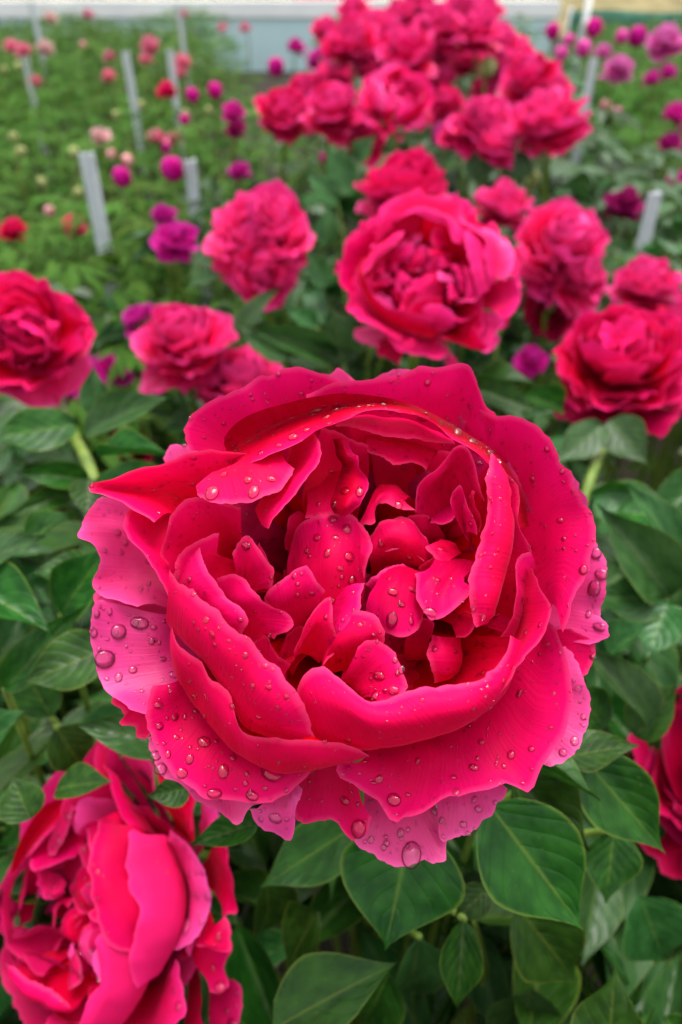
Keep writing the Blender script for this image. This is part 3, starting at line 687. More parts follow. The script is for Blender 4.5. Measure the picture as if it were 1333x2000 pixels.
# raindrops on the large flower
BVH = BVHTree.FromPolygons(H_all, H_faces)
import bmesh
def ico(sub, name):
    bm = bmesh.new(); bmesh.ops.create_icosphere(bm, subdivisions=sub, radius=1.0)
    me = bpy.data.meshes.new(name); bm.to_mesh(me); bm.free()
    me.polygons.foreach_set('use_smooth', [True]*len(me.polygons)); me.materials.append(M_WATER)
    return me
DROP = ico(3, 'water_drop')
BIG = '''232,1234,15 273,1217,15 205,1287,19 297,1252,7 260,1308,8 232,1323,9 184,1237,8 319,1287,6 531,1510,21 399,1449,12 437,1506,12 356,1510,11
371,1483,9 329,1473,7 314,1502,12 304,1476,10 312,1418,8 342,1400,8 419,1549,12 337,1526,8 493,1554,11 415,1239,8 403,1211,7 539,1598,12 310,1377,8
340,1318,9 766,1211,14 768,1156,9 741,1320,11 785,1308,8 770,1348,9 732,1360,10 840,1195,11 804,1213,7 1161,1150,15 1171,1224,11 770,1562,13 701,1619,17
783,1627,8 804,1670,22 1123,1447,9 926,1499,8 999,1474,8 892,1547,8 886,1518,6 927,1562,6 863,1602,6 674,1564,9 741,1522,8 496,961,13 415,964,15 485,938,8
531,936,8 573,854,11 638,814,10 675,959,10 678,1033,10 682,1087,11 688,1134,10 482,1066,9 438,926,8 703,961,10 779,987,9 1165,1081,11 1175,1122,12 1140,1113,9
657,797,9 749,790,8 699,794,8 825,818,8 894,845,10 923,862,8 957,885,7 860,1071,9 600,840,8 545,870,7 510,885,7 190,1200,7 215,1195,6 300,1225,6 1150,1200,7
1100,1470,8 1140,1400,6 640,1080,8 655,1050,7 620,1050,8 650,1015,9 600,1075,6 665,1110,6 745,1065,7 800,1090,6 760,1130,6 805,1150,7 925,1190,6 1130,1345,6
230,1040,7 205,1075,6 245,1060,6 290,1095,6 275,1150,6 850,1585,7 905,1610,7 935,1580,7 725,1640,7 750,1655,6 510,1600,6 560,1600,5 455,1480,7 480,1530,6
400,1400,7 380,1360,6 345,1440,6 610,1160,6 575,1125,6 470,1210,5 520,1300,6 480,1280,6 560,1360,6 420,1260,5'''
rd = random.Random(11)
def place_drop(x, y, r, sub, flat=None):
    d = (at(x, y, 1.0)-CAM).normalized()
    hit, nrm, idx, dist = BVH.ray_cast(CAM, d)
    if hit is None: return None
    if nrm.dot(d) > 0: nrm = -nrm
    z = (hit-CAM).dot(uf); rw = r*z/F
    X = nrm.cross(Vector((0.2, 0.5, 0.8))).normalized(); Y = nrm.cross(X)
    e = rd.uniform(0.82, 1.25); h = flat or rd.uniform(0.36, 0.58)
    return frame(X*rw*e, Y*rw/e, nrm*rw*h, hit+nrm*rw*h*0.18), idx
for q in BIG.split():
    x, y, r = map(float, q.split(','))
    g = place_drop(x, y, r, 3)
    if g:
        o = obj('water_drop', DROP, H_objs[H_owner[g[1]]])
        o.matrix_local = Matrix.Translation(-HP0) @ g[0]
# the fine spray: far too many to pick apart
small = ico(2, 'spray')
sv = [v.co.copy() for v in small.vertices]; sf = [tuple(p.vertices) for p in small.polygons]
vs, fs = [], []
k = 0
while k < 2000:
    x, y = rd.uniform(160, 1190), rd.uniform(720, 1690)
    if rd.random() < 0.05: x, y = rd.uniform(430, 1010), 0.0
    if y == 0.0:
        u = (x-430)/580; y = 905-110*math.sin(math.pi*min(1, u*1.05))**0.8 + rd.uniform(-12, 14)
    g = place_drop(x, y, min(6.5, 1.5+rd.expovariate(0.8)), 2)
    k += 1
    if g is None: continue
    off = len(vs)
    vs += [g[0] @ v - HP0 for v in sv]; fs += [tuple(off+i for i in f_) for f_ in sf]
o = obj('fine_spray', mesh('fine_spray', vs, fs, M_WATER), hero); o['kind'] = 'stuff'
HC = hp(680, 1190, 0)
HINV = frame(ux, uy, -uf, HC).inverted() @ Matrix.Translation(HP0)      # hero-local -> flower frame facing the viewer
def big_flower(px, py, wpx, label, true, axis, spin, recolour, mirror=False, seed=0, drops=False):
    """another bloom of the same form: shares the petal meshes of the large one, turned, with its own colours."""
    z = true*F/wpx
    c = at(px, py, z); Z = camdir(*axis)
    X = uy.cross(Z).normalized(); Y = Z.cross(X)
    o = empty('peony_flower', c - Z*0.04*true/0.144)
    tag(o, label, 'flower', 'peony flowers')
    s_ = true/0.148
    M = frame(X, Y, Z, c-o.location) @ Matrix.Rotation(spin, 4, 'Z') @ Matrix.Diagonal((-s_ if mirror else s_, s_, s_, 1)) @ HINV
    r = random.Random(seed)
    for h in hero.children:
        if h.name.startswith('petal'):
            mats, w_ = zip(*recolour)
            pt = obj('petal', h.data, o, PM[r.choices(mats, w_)[0]], M @ h.matrix_basis)
            if drops:
                for d in h.children: obj('water_drop', DROP, pt, None, d.matrix_basis.copy())
    for k in range(4): obj('sepal', SEP, o, None, axis_frame(Z, Vector((0, 0, 0)), s_) @ rot(k*1.57))
    stem_part(o, o.location.copy(), Z, 0.004, rr=r)
    FLOWERS.append((px, py, z, wpx*0.52))
    return o
#FLOWERS_BEGIN
# ------------------------------------------------------------------ the other flowers
def tint(o, colour, chance, seed):
    r = random.Random(seed)
    for c in o.children:
        if c.name.startswith('petal') and r.random() < chance: c.material_slots[0].material = PM[colour]
big_flower(845, 538, 375, 'red cup-shaped peony with rolled open centre just behind the big wet bloom', 0.132, (0.03, 0.30, 0.95), 2.5, (('red', 6), ('pink', 2), ('hero', 2)), False, 1)
fl = flower(505, 440, 215, 'pom', 'hot pink ruffled peony with petals hanging at its lower edge, left of centre', 'pink', 0.115, (-0.1, 0.35, 0.9), 2)
flower(515, 535, 125, 'pom', 'small hot pink ruffled bloom hanging under the ruffled peony left of centre', 'pink', 0.066, (0.1, -0.1, 0.9), 22)
fl = flower(52, 650, 258, 'full', 'bright red peony cut by the left edge of the picture', 'red', 0.105, (0.40, 0.15, 0.8), 3, 'pink', via=[(112, 775, .65), (132, 822, .60), (156, 872, .50), (186, 938, .42), (205, 1010, .42)])
flower(355, 650, 205, 'full', 'pinkish red peony with curled petals, left of the red cup-shaped one', 'pink', 0.105, (0.0, 0.6, 0.7), 4)
flower(268, 620, 90, 'pom', 'small faded magenta bloom tucked behind the pinkish red peony at left', 'magenta', 0.055, (-0.5, 0.5, 0.6), 5)
flower(478, 730, 185, 'full', 'pinkish red peony half hidden behind the rim of the big wet bloom', 'pink', 0.098, (0.1, 0.6, 0.7), 6)
flower(795, 350, 190, 'full', 'red peony directly above and behind the red cup-shaped one', 'red', 0.12, (0.0, 0.75, 0.6), 7, 'pink')
flower(985, 388, 118, 'full', 'small pink red peony right of the red cup-shaped bloom', 'pink', 0.08, (0.1, 0.7, 0.6), 8)
flower(1105, 465, 190, 'full', 'hot pink ruffled peony at right with shaggy layered petals', 'pink', 0.11, (0.1, 0.35, 0.85), 9)
flower(1140, 535, 135, 'pom', 'hot pink ruffled bloom hanging low on the shaggy pair at right', 'pink', 0.078, (0.3, 0.2, 0.85), 29)
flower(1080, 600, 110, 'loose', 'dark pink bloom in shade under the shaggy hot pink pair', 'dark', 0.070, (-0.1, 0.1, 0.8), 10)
flower(1265, 540, 140, 'full', 'pale-edged pink peony in front of the right-hand steel stake', 'pink', 0.088, (-0.05, 0.7, 0.6), 11)
flower(1215, 690, 290, 'full', 'big red peony on a thick pale stem near the right edge, seen from its side', 'red', 0.115, (-0.12, 0.55, 0.75), 12, 'dark', via=[(1196, 810, .61), (1186, 850, .56), (1166, 900, .50), (1142, 970, .475), (1120, 1060, .48)])
flower(1345, 735, 170, 'full', 'dark red drooping peony cut by the right edge below the pale stemmed one', 'dark', 0.09, (0.3, 0.1, 0.8), 13)
flower(1325, 600, 110, 'loose', 'pink peony cut by the right edge above the drooping dark one', 'pink', 0.075, (0.1, 0.7, 0.6), 33)
flower(1440, 1500, 470, 'cup', 'dark crimson peony cut by the lower right edge of the picture', 'dark', 0.13, (-0.45, 0.55, 0.6), 14, 'pink')
big_flower(248, 1775, 640, 'big ruffled deep pink peony in the lower left corner', 0.150, (-0.30, 0.10, 0.95), 1.3, (('hero', 6), ('pink', 2), ('dark', 3), ('red', 2)), True, 5, True)
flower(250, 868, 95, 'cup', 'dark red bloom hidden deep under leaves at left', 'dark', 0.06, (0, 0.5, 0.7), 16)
flower(158, 745, 95, 'loose', 'wilted magenta petals below the red peony at the left edge', 'magenta', 0.055, (0.3, -0.2, 0.8), 17)
flower(225, 722, 70, 'loose', 'limp dark magenta petals between the left-edge peony and its neighbour', 'magenta', 0.045, (0.5, 0.2, 0.7), 18)
flower(1040, 700, 70, 'loose', 'faded magenta bloom low between leaves right of centre', 'magenta', 0.042, (0, 0.4, 0.8), 19)
big_flower(768, 198, 165, 'red cup-shaped peony, largest of the far clump along the row', 0.125, (-0.1, 0.3, 0.9), 4.2, (('red', 7), ('pink', 3)), True, 8)
for a in [
 (652, 200, 118, 'full', 'red', 0.10, 'deep red peony left of the largest one in the far clump'),
 (556, 208, 112, 'full', 'red', 0.10, 'bright red peony at the far left end of the far clump'),
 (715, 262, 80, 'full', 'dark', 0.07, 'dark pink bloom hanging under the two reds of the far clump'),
 (945, 228, 125, 'pom', 'pink', 0.10, 'hot pink shaggy peony in the middle of the far clump'),
 (895, 250, 85, 'pom', 'pink', 0.07, 'hot pink shaggy peony left of the middle of the far clump'),
 (975, 270, 95, 'pom', 'pink', 0.075, 'hot pink shaggy peony low in the middle of the far clump'),
 (1068, 215, 140, 'full', 'pink', 0.11, 'large pinkish red peony at the right end of the far clump'),
 (1035, 140, 120, 'full', 'red', 0.11, 'red peony upper right in the far clump'),
 (1062, 272, 60, 'pom', 'pink', 0.055, 'small pink bloom hanging at the right end of the far clump'),
 (1105, 230, 70, 'full', 'pink', 0.065, 'pink bloom beside the tall right-hand stake'),
 (912, 100, 85, 'cup', 'red', 0.10, 'deep red half-open peony in the upper far clump'),
 (682, 70, 110, 'full', 'red', 0.115, 'red peony at the left of the upper far clump'),
 (795, 88, 115, 'full', 'red', 0.115, 'red peony above the largest cup in the far clump'),
 (735, 45, 85, 'full', 'pink', 0.10, 'pink red peony left of the crest of the far clump'),
 (852, 35, 105, 'pom', 'pink', 0.115, 'pink shaggy peony at the crest of the far clump'),
 (935, 45, 105, 'pom', 'pink', 0.115, 'pink shaggy peony right of the crest of the far clump'),
 (985, 70, 80, 'pom', 'pink', 0.10, 'pink shaggy peony on the right slope of the far clump'),
 (985, 125, 75, 'full', 'pink', 0.085, 'pink peony between the reds of the far clump'),
 (860, 145, 70, 'full', 'pink', 0.08, 'pink bloom right of the largest cup in the far clump'),
 (730, 120, 85, 'full', 'dark', 0.09, 'dark red bloom behind the largest cup in the far clump'),
 (655, 130, 70, 'full', 'pink', 0.08, 'pink bloom between the left reds of the far clump'),
 (780, 20, 75, 'pom', 'pink', 0.105, 'pink bloom near the top edge left of the crest'),
 (905, 5, 85, 'pom', 'pink', 0.115, 'pink bloom cut by the top edge right of the crest'),
 (820, -5, 80, 'pom', 'pink', 0.115, 'pink bloom cut by the top edge at the crest'),
 (955, 10, 70, 'pom', 'pink', 0.105, 'pink bloom near the top edge on the right slope'),
 (600, 165, 70, 'full', 'red', 0.075, 'red bloom squeezed between the two left reds of the far clump'),
 (840, 95, 80, 'full', 'pink', 0.09, 'pink red bloom between crest and largest cup'),
 (870, 195, 75, 'full', 'red', 0.08, 'red bloom touching the right rim of the largest cup'),
 (1000, 200, 85, 'full', 'pink', 0.085, 'pink bloom between the middle and right end of the far clump'),
 (690, 15, 65, 'full', 'pink', 0.10, 'pink red bloom near the top edge at the left of the crest'),
 (640, 50, 60, 'full', 'red', 0.09, 'red bloom at the upper left corner of the far clump'),
 (1085, 165, 75, 'full', 'pink', 0.085, 'pink bloom at the upper right corner of the far clump'),
 (960, 170, 65, 'full', 'pink', 0.075, 'pink bloom under the half-open deep red peony'),
 (1020, 90, 55, 'pom', 'pink', 0.085, 'small pink bloom at the far right of the upper clump')]:
    r_ = random.Random(int(a[0]*7+a[1]))
    tint(flower(a[0], a[1], a[2]*1.06, a[3], a[6], a[4], a[5], (r_.uniform(-0.3, 0.3), r_.uniform(0.2, 0.7), 0.75), int(a[0]+a[1]) % 97, 'pink'), 'pink', 0.62, int(a[0]))
for a in [
 (1213, 127, 66, 'pom', 'lilac', 0.09, 'round lilac pink peony right of the tall right-hand stake'),
 (1300, 70, 78, 'pom', 'lilac', 0.10, 'pale lilac peony at the upper right edge'),
 (1325, 215, 58, 'pom', 'magenta', 0.08, 'magenta peony at the right edge, upper of a pair'),
 (1312, 272, 50, 'pom', 'magenta', 0.07, 'magenta peony at the right edge, lower of a pair'),
 (1225, 387, 80, 'pom', 'purple', 0.075, 'dark purple peony by the top of the right-hand steel stake'),
 (1330, 345, 45, 'pom', 'magenta', 0.06, 'magenta peony cut by the right edge near the dark purple one'),
 (625, 108, 52, 'pom', 'magenta', 0.08, 'purple pink peony left of the upper far clump'),
 (580, 85, 42, 'pom', 'magenta', 0.08, 'small purple pink peony in front of the pale wall'),
 (1275, 148, 40, 'pom', 'magenta', 0.075, 'deep magenta bloom right of the round lilac peony'),
 (1305, 135, 42, 'pom', 'magenta', 0.08, 'magenta bloom just under the pale lilac peony'),
 (458, 210, 48, 'pom', 'magenta', 0.06, 'magenta bloom left of the far red clump'),
 (462, 245, 40, 'loose', 'purple', 0.05, 'dark magenta drooping bloom under the one left of the far clump'),
 (345, 458, 90, 'loose', 'magenta', 0.07, 'wilted purple magenta bloom by the left steel stakes'),
 (318, 412, 55, 'pom', 'magenta', 0.045, 'magenta bloom on top of the wilted purple one'),
 (465, 328, 46, 'pom', 'magenta', 0.05, 'small magenta bloom just above the ruffled peony left of centre'),
 (145, 432, 50, 'full', 'pink', 0.06, 'pink and white bloom at the foot of the left stake'),
 (26, 440, 52, 'full', 'red', 0.06, 'small red bloom near the left edge among foliage'),
 (195, 258, 42, 'loose', 'blush', 0.06, 'whitish pink bloom above the left stake'),
 (305, 262, 38, 'loose', 'salmon', 0.06, 'salmon bloom, left of a pair in the left field'),
 (340, 266, 34, 'loose', 'salmon', 0.055, 'salmon bloom, right of a pair in the left field'),
 (290, 82, 40, 'pom', 'salmon', 0.08, 'bright salmon pink bloom between two far stakes'),
 (284, 110, 28, 'pom', 'salmon', 0.06, 'salmon bloom just under the bright one between two far stakes'),
 (354, 115, 40, 'pom', 'salmon', 0.08, 'salmon pink bloom right of the far stakes'),
 (350, 136, 30, 'pom', 'salmon', 0.06, 'salmon bloom under the one right of the far stakes'),
 (212, 105, 26, 'pom', 'salmon', 0.07, 'upper of two salmon blooms left of the far stakes'),
 (210, 142, 28, 'pom', 'salmon', 0.06, 'lower of two salmon blooms left of the far stakes'),
 (325, 170, 40, 'full', 'red', 0.07, 'red bloom behind the right one of the far stakes'),
 (45, 92, 36, 'pom', 'salmon', 0.08, 'salmon bloom at far left, middle of three'),
 (18, 84, 30, 'pom', 'salmon', 0.08, 'salmon bloom at far left, nearest the edge'),
 (88, 86, 34, 'pom', 'blush', 0.08, 'blush bloom at far left, rightmost of three'),
 (68, 153, 26, 'pom', 'salmon', 0.06, 'lone salmon bloom low at far left'),
 (98, 28, 26, 'pom', 'blush', 0.09, 'blush bloom near the top left corner'),
 (172, 24, 24, 'pom', 'salmon', 0.09, 'tiny salmon bloom against the white band at upper left'),
 (356, 24, 24, 'pom', 'salmon', 0.09, 'tiny red salmon bloom against the white band, upper middle left'),
 (434, 50, 20, 'pom', 'salmon', 0.08, 'tiny salmon bloom against the pale blue wall, left one'),
 (478, 50, 24, 'pom', 'salmon', 0.09, 'tiny salmon bloom against the pale blue wall, right one'),
 (1180, 95, 38, 'pom', 'lilac', 0.08, 'lilac pink bloom above the round lilac peony')]:
    r_ = random.Random(int(a[0]*3+a[1]))
    flower(a[0], a[1], a[2], a[3], a[6], a[4], a[5]*(0.80 if a[0] < 480 else 1), (r_.uniform(-0.3, 0.3), r_.uniform(0.3, 0.9), 0.7), int(a[0]+a[1]) % 89, None, parts=a[2] >= 60, group='far peony flowers')
for k, a in enumerate([
 (337, 331, 43, 'magenta', 0.042, 'round magenta bud beside the second left stake'),
 (238, 347, 36, 'magenta', 0.038, 'round magenta bud between the two left stakes'),
 (376, 187, 26, 'magenta', 0.04, 'magenta bud at left, lower of two by the far stake'),
 (420, 178, 29, 'magenta', 0.045, 'magenta bud at left, upper of two by the far stake'),
 (361, 234, 20, 'magenta', 0.032, 'tiny magenta bud at the foot of the far stake'),
 (325, 290, 20, 'magenta', 0.03, 'tiny magenta bud above the second left stake'),
 (540, 132, 32, 'magenta', 0.05, 'magenta bud left of the upper far clump'),
 (1160, 55, 32, 'magenta', 0.055, 'magenta bud against the green net, left'),
 (1245, 72, 34, 'magenta', 0.055, 'magenta bud against the green net, right'),
 (1215, 72, 24, 'lilac', 0.04, 'lilac bud against the green net, middle'),
 (1140, 95, 30, 'lilac', 0.05, 'lilac bud left of the tall right-hand stake top'),
 (1080, 62, 28, 'magenta', 0.05, 'magenta bud in front of the wall end'),
 (1112, 78, 20, 'lilac', 0.04, 'small lilac bud in front of the wall end'),
 (1097, 105, 24, 'lilac', 0.045, 'lilac bud right of the far clump'),
 (1205, 222, 20, 'lilac', 0.03, 'tiny lilac bud low in the right field'),
 (1182, 207, 20, 'blush', 0.03, 'tiny blush bud low in the right field'),
 (865, 262, 44, 'lilac', 0.045, 'pale pink bud hanging under the far clump'),
 (952, 132, 34, 'yellow', 0.036, 'pale green yellow bud in the far clump, upper'),
 (990, 195, 42, 'yellow', 0.040, 'pale green yellow bud in the far clump, lower'),
 (1040, 352, 32, 'yellow', 0.03, 'pale green yellow bud above the shaggy hot pink pair'),
 (925, 108, 20, 'yellow', 0.03, 'tiny yellow green bud beside the half-open red peony'),
 (632, 310, 18, 'magenta', 0.02, 'tiny pink bud above the red cup-shaped peony')]):
    bud(a[0], a[1], a[2], a[5], a[3], a[4]*(0.85 if a[0] < 480 else 1), (0.1*math.sin(k*2.3), 0.8, 0.45), k)
r_ = random.Random(8)
for k in range(16):     # spent pale yellow heads scattered through the left field
    x, y = r_.uniform(0, 430), 60 + 370*r_.random()**1.2
    bud(x, y, 9+y*0.035*r_.uniform(0.7, 1.2), 'small pale yellow spent head scattered in the left field', 'yellow' if k % 5 else 'blush', 0.022, (r_.uniform(-0.4, 0.4), 0.8, 0.4), k, 'spent flower heads in the left field')

# ------------------------------------------------------------------ steel stakes
def stake(px, pt, pb, wpx, label, wm=0.019):
    z = 0.025*F/wpx
    top = at(px, pt, z)
    o = empty('steel_stake', (top.x, top.y, 0))
    tag(o, label, 'stake', 'steel stakes along the rows')
    h = top.z
    v, f = box(-wm/2, wm/2, -0.002, 0.002, -0.1, h)
    obj('flange', mesh('flange', v, f, M_STAKE, smooth=False), o)
    v, f = box(wm/2-0.004, wm/2-0.0005, 0.0022, wm, -0.1, h-0.001)
    obj('flange', mesh('flange', v, f, M_STAKE, smooth=False), o)
    o.rotation_euler = (r_.uniform(-0.02, 0.02), r_.uniform(-0.02, 0.02), r_.uniform(-0.12, 0.12))
stake(165, 303, 455, 31, 'grey steel stake at left, nearer one by the left edge')
stake(374, 314, 470, 30, 'grey steel stake at left, beside the ruffled pink peony')
stake(252, 100, 225, 16, 'thin grey stake far at left, left one of a pair')
stake(328, 98, 240, 17, 'thin grey stake far at left, right one of a pair')
stake(42, 110, 150, 13, 'faint grey stake far at the left edge')
stake(1157, 115, 260, 21, 'tall grey stake right of the far red clump')
stake(1287, 380, 490, 34, 'grey steel stake at right behind the pale-edged pink peony')
stake(1140, 48, 100, 12, 'thin grey stake in front of the wall end')
stake(62, 2, 60, 10, 'very thin grey stake near the top left corner')
stake(352, 8, 60, 10, 'very thin grey stake before the white band')

# ------------------------------------------------------------------ leaves
def leaflet(name, seed, fold=0.25, bend=0.25, wav=0.02, nu=9, nv=15, wide=1.0, mat=None):
    """unit leaf: base at origin, length 1 along Y, greatest width 1 along X, upper face +Z."""
    vs, uv = [], []
    for j in range(nv):
        t = j/(nv-1)
        wd = 0.51*(math.sin(math.pi*t**0.74)**(0.8+0.75*t)) + 0.012*(1-t)
        wd *= 1 + 0.05*fb(t*3, seed, 0)
        for i in range(nu):
            s = -1 + 2*i/(nu-1)
            x = s*wd
            z = fold*abs(s)**1.25*wd - bend*t*t + wav*(math.sin(t*9+seed+ (2 if s > 0 else 0))*abs(s)**2) + 0.012*fb(s*2, t*4, seed)
            vs.append((x, t, z)); uv.append((0.5+s/2, t))
    return mesh(name, vs, grid_faces(nu, nv), mat or LM['near'], uv)
LEAF = [leaflet('leaf', 3+k*1.7, f, b, w_) for k, (f, b, w_) in enumerate([(0.25, 0.10, 0.025), (0.4, 0.18, 0.035), (0.14, 0.06, 0.035), (0.30, 0.26, 0.03), (0.5, 0.10, 0.035), (0.22, 0.03, 0.04), (-0.1, 0.20, 0.035)])]
def leaf_matrix(P0, P1, width, roll=0.0, up=0.55):
    d = P1-P0
    hint = (CAM-P0).normalized()*(1-up) + WUP*up
    X = d.normalized().cross(hint).normalized()
    Z = X.cross(d.normalized())
    c, s_ = math.cos(roll), math.sin(roll)
    X, Z = X*c + Z*s_, Z*c - X*s_
    return frame(X*width, d, Z*d.length, P0)

# the leaves that show singly, from their base to their tip: x, y, depth (m) of base; x, y, depth of tip; width px; mesh; roll; plant; material
HL = '''
805,1610,.265 752,1856,.262 235 5 0.10 a n
955,1570,.255 1152,1830,.250 205 0 -0.25 a n
1035,1500,.262 1176,1550,.255 100 4 0.9 a n
1000,1520,.268 1166,1670,.262 135 1 -0.2 a n
700,1610,.31 505,1735,.30 120 2 0.2 a n
535,2010,.28 770,1872,.272 150 0 0.15 a n
906,1795,.29 893,1990,.285 80 1 0.0 a n
1185,2100,.28 1202,1898,.275 150 2 0.1 a n
1010,1770,.32 1140,1935,.33 150 0 -0.3 a n
1200,1620,.31 1183,1765,.31 105 5 0.2 a n
955,1735,.30 884,1802,.295 62 1 0.1 a n
1130,1470,.285 1310,1675,.28 140 0 -0.3 a n
1100,1480,.28 1245,1450,.27 95 2 0.3 a n
760,1900,.33 700,2040,.34 110 3 0.3 a n
620,1780,.33 560,1890,.34 120 5 -0.4 a n
820,1830,.34 800,2000,.36 120 3 0.5 a b
1250,1750,.34 1310,1900,.36 150 0 -0.3 a b
1040,1930,.34 1000,2060,.36 150 2 0.4 a b
520,1720,.34 540,1860,.36 110 3 0.5 a n
1305,1165,.37 1190,992,.35 125 1 0.25 b b
1325,1085,.38 1240,942,.365 85 0 -0.2 b b
1300,1170,.37 1150,1165,.35 95 2 0.5 b b
1305,1175,.365 1262,1290,.35 95 5 -0.1 b b
1190,1280,.36 1267,1210,.345 75 4 0.5 b b
1262,1420,.36 1160,1252,.345 95 1 -0.3 b b
1310,1180,.37 1390,1050,.36 110 0 0.2 b b
1180,1420,.36 1115,1330,.35 95 2 0.2 b n
1240,1440,.37 1320,1330,.36 90 0 0.2 b n
1180,830,.50 1083,905,.48 75 2 0.2 b b
1150,965,.48 1305,942,.45 60 3 0.9 b n
1190,820,.50 1265,905,.48 85 0 -0.3 b b
1200,1000,.46 1330,1010,.44 85 5 0.3 b n
1100,800,.55 1010,765,.53 60 4 0.2 b n
925,745,.52 1055,735,.50 62 1 0.5 b n
930,760,.54 1050,800,.52 62 0 -0.1 b n
1180,960,.47 1250,1040,.45 90 0 -0.1 b b
-70,1120,.33 76,1040,.315 95 2 0.1 c b
-70,1140,.32 100,1217,.305 110 1 0.15 c n
215,1265,.31 40,1335,.30 115 5 0.1 c n
10,1345,.33 155,1185,.315 85 2 -0.2 c n
-50,1490,.33 38,1385,.31 130 4 0.1 c b
340,1455,.29 146,1410,.275 88 1 0.2 c b
120,1200,.34 205,1065,.32 110 0 -0.1 c n
175,938,.40 28,918,.38 55 1 0.4 c n
150,958,.40 12,1008,.38 48 0 0.3 c n
195,892,.38 338,866,.36 55 1 0.5 c n
185,965,.38 335,890,.355 55 3 0.3 c n
165,845,.41 325,765,.385 85 0 -0.1 c b
150,830,.42 -30,855,.39 95 2 0.2 c n
178,935,.39 168,1010,.375 70 0 0.1 c n
190,815,.43 180,715,.42 60 2 0.1 c b
110,1420,.34 175,1520,.35 90 3 0.0 c n
190,1120,.36 60,1110,.35 80 0 -0.1 c n
40,1060,.37 150,1000,.35 70 5 0.1 c n
100,1400,.37 30,1280,.36 90 2 0.3 c n
505,1608,.262 368,1648,.255 60 4 0.15 a n
372,1540,.275 288,1555,.268 60 1 0.3 c n
60,1600,.30 20,1520,.30 90 3 0.3 c n
110,1540,.31 215,1520,.30 75 0 0.2 c n
655,705,.60 488,628,.56 62 1 0.4 d b
672,712,.60 650,602,.58 90 2 0.1 d b
560,700,.62 470,650,.60 50 0 0.3 d b
700,690,.60 610,655,.58 60 4 -0.3 d b
470,640,.70 540,560,.68 55 2 0.2 d b
370,560,.80 440,530,.78 45 0 0.2 d b
640,560,.80 600,490,.78 50 2 0.1 d b
620,640,.75 560,600,.73 45 0 0.2 d b
640,480,.85 640,400,.83 50 3 0.1 d b
690,380,1.0 640,280,.98 60 2 0.3 d b
660,400,1.0 600,330,.98 50 0 0.1 d b
935,350,1.1 935,285,1.08 58 2 0.3 d b
1000,350,1.1 1030,285,1.08 60 0 -0.3 d b
700,320,1.05 730,260,1.02 50 1 0.2 d b
'''
PLANTS = {
 'a': ((0.03, 0.25), 'broad glossy green peony foliage below the big wet bloom'),
 'b': ((0.24, 0.42), 'blue green peony foliage right of the big wet bloom'),
 'c': ((-0.20, 0.33), 'green peony foliage left of the big wet bloom'),
 'd': ((0.05, 0.75), 'blue green peony foliage around the red cup-shaped bloom'),
}
PL = {}
for k, ((x, y), lab) in PLANTS.items():
    PL[k] = empty('peony_plant', (x, y, 0)); tag(PL[k], lab, 'plant', 'peony plants')
def petiole(plant, p, d, w_=0.0016, to=None):
    """thin stalk from a leaf base back down to the plant's crown."""
    g = Vector((plant.location.x, plant.location.y, 0.0))
    q = p - d.normalized()*0.02 + Vector((0, 0.02, -0.04))
    m = q*0.45 + g*0.55; m.x = q.x*0.7+g.x*0.3; m.y = q.y*0.7+g.y*0.3
    pts = [Vector(a) for a in catmull([tuple(p), tuple(q), tuple(m), tuple(g)], 9)]
    for a in pts[:7]:
        q_ = proj(a)
        if q_ and any(q_[2] < z+0.03 and math.hypot(q_[0]-x, q_[1]-y) < r+15 for x, y, z, r in FLOWERS): return
    v, f, u = tube([a-plant.location for a in pts], [w_*(1+i*0.12) for i in range(9)], 6)
    obj('stalk', mesh('stalk', v, f, M_STEM, u), plant)
AUTH = []
for ln, line in enumerate(HL.strip().splitlines()):
    b, t, wpx, k, roll, pl, mt = line.split()
    b = [float(q) for q in b.split(',')]; t = [float(q) for q in t.split(',')]
    P0, P1 = at(*b), at(*t)
    zm = (b[2]+t[2])/2
    M = Matrix.Translation(-PL[pl].location) @ leaf_matrix(P0, P1, float(wpx)*zm/F, float(roll))
    obj('leaf', LEAF[int(k)], PL[pl], LM['near'] if mt == 'n' else LM['blue'], M)
    if ln % 3 == 0: petiole(PL[pl], P0, P1-P0)
    AUTH.append(((b[0]+t[0])/2, (b[1]+t[1])/2, zm, math.hypot(b[0]-t[0], b[1]-t[1])*0.5))

def clear(p, rad):
    """true if a leaf at p neither hides nor pierces a flower or one of the leaves that show singly."""
    q = proj(p)
    if q is None: return False
    if (p-CAM).length < 0.20: return False
    rp = rad*F/q[2]
    for x, y, z, r in FLOWERS:
        if q[2] < z+0.02 and math.hypot(q[0]-x, q[1]-y) < r+rp*0.55: return False
    for x, y, z, r in AUTH:
        if q[2] < z+0.015 and math.hypot(q[0]-x, q[1]-y) < r*0.9+rp*0.5: return False
    return True
def sprig(P, d, L, r, out, n=5, droop=0.25):
    """compound leaf: leaflets on both sides of a stalk end; appends (base, tip, width, roll)."""
    d = d.normalized()
    side = d.cross(WUP).normalized()
    for k in range(n):
        a = (k-(n-1)/2)*0.62 + r.uniform(-0.15, 0.15)
        dd = (d*math.cos(a) + side*math.sin(a) + WUP*(r.uniform(-0.35, 0.15)-droop*abs(a)*0.4)).normalized()
        b = P - d*L*0.25*abs(k-(n-1)/2)
        l = L*r.uniform(0.75, 1.1)*(1-0.12*abs(k-(n-1)/2))
        out.append((b, b+dd*l, l*r.uniform(0.32, 0.43), r.uniform(-0.5, 0.5)))
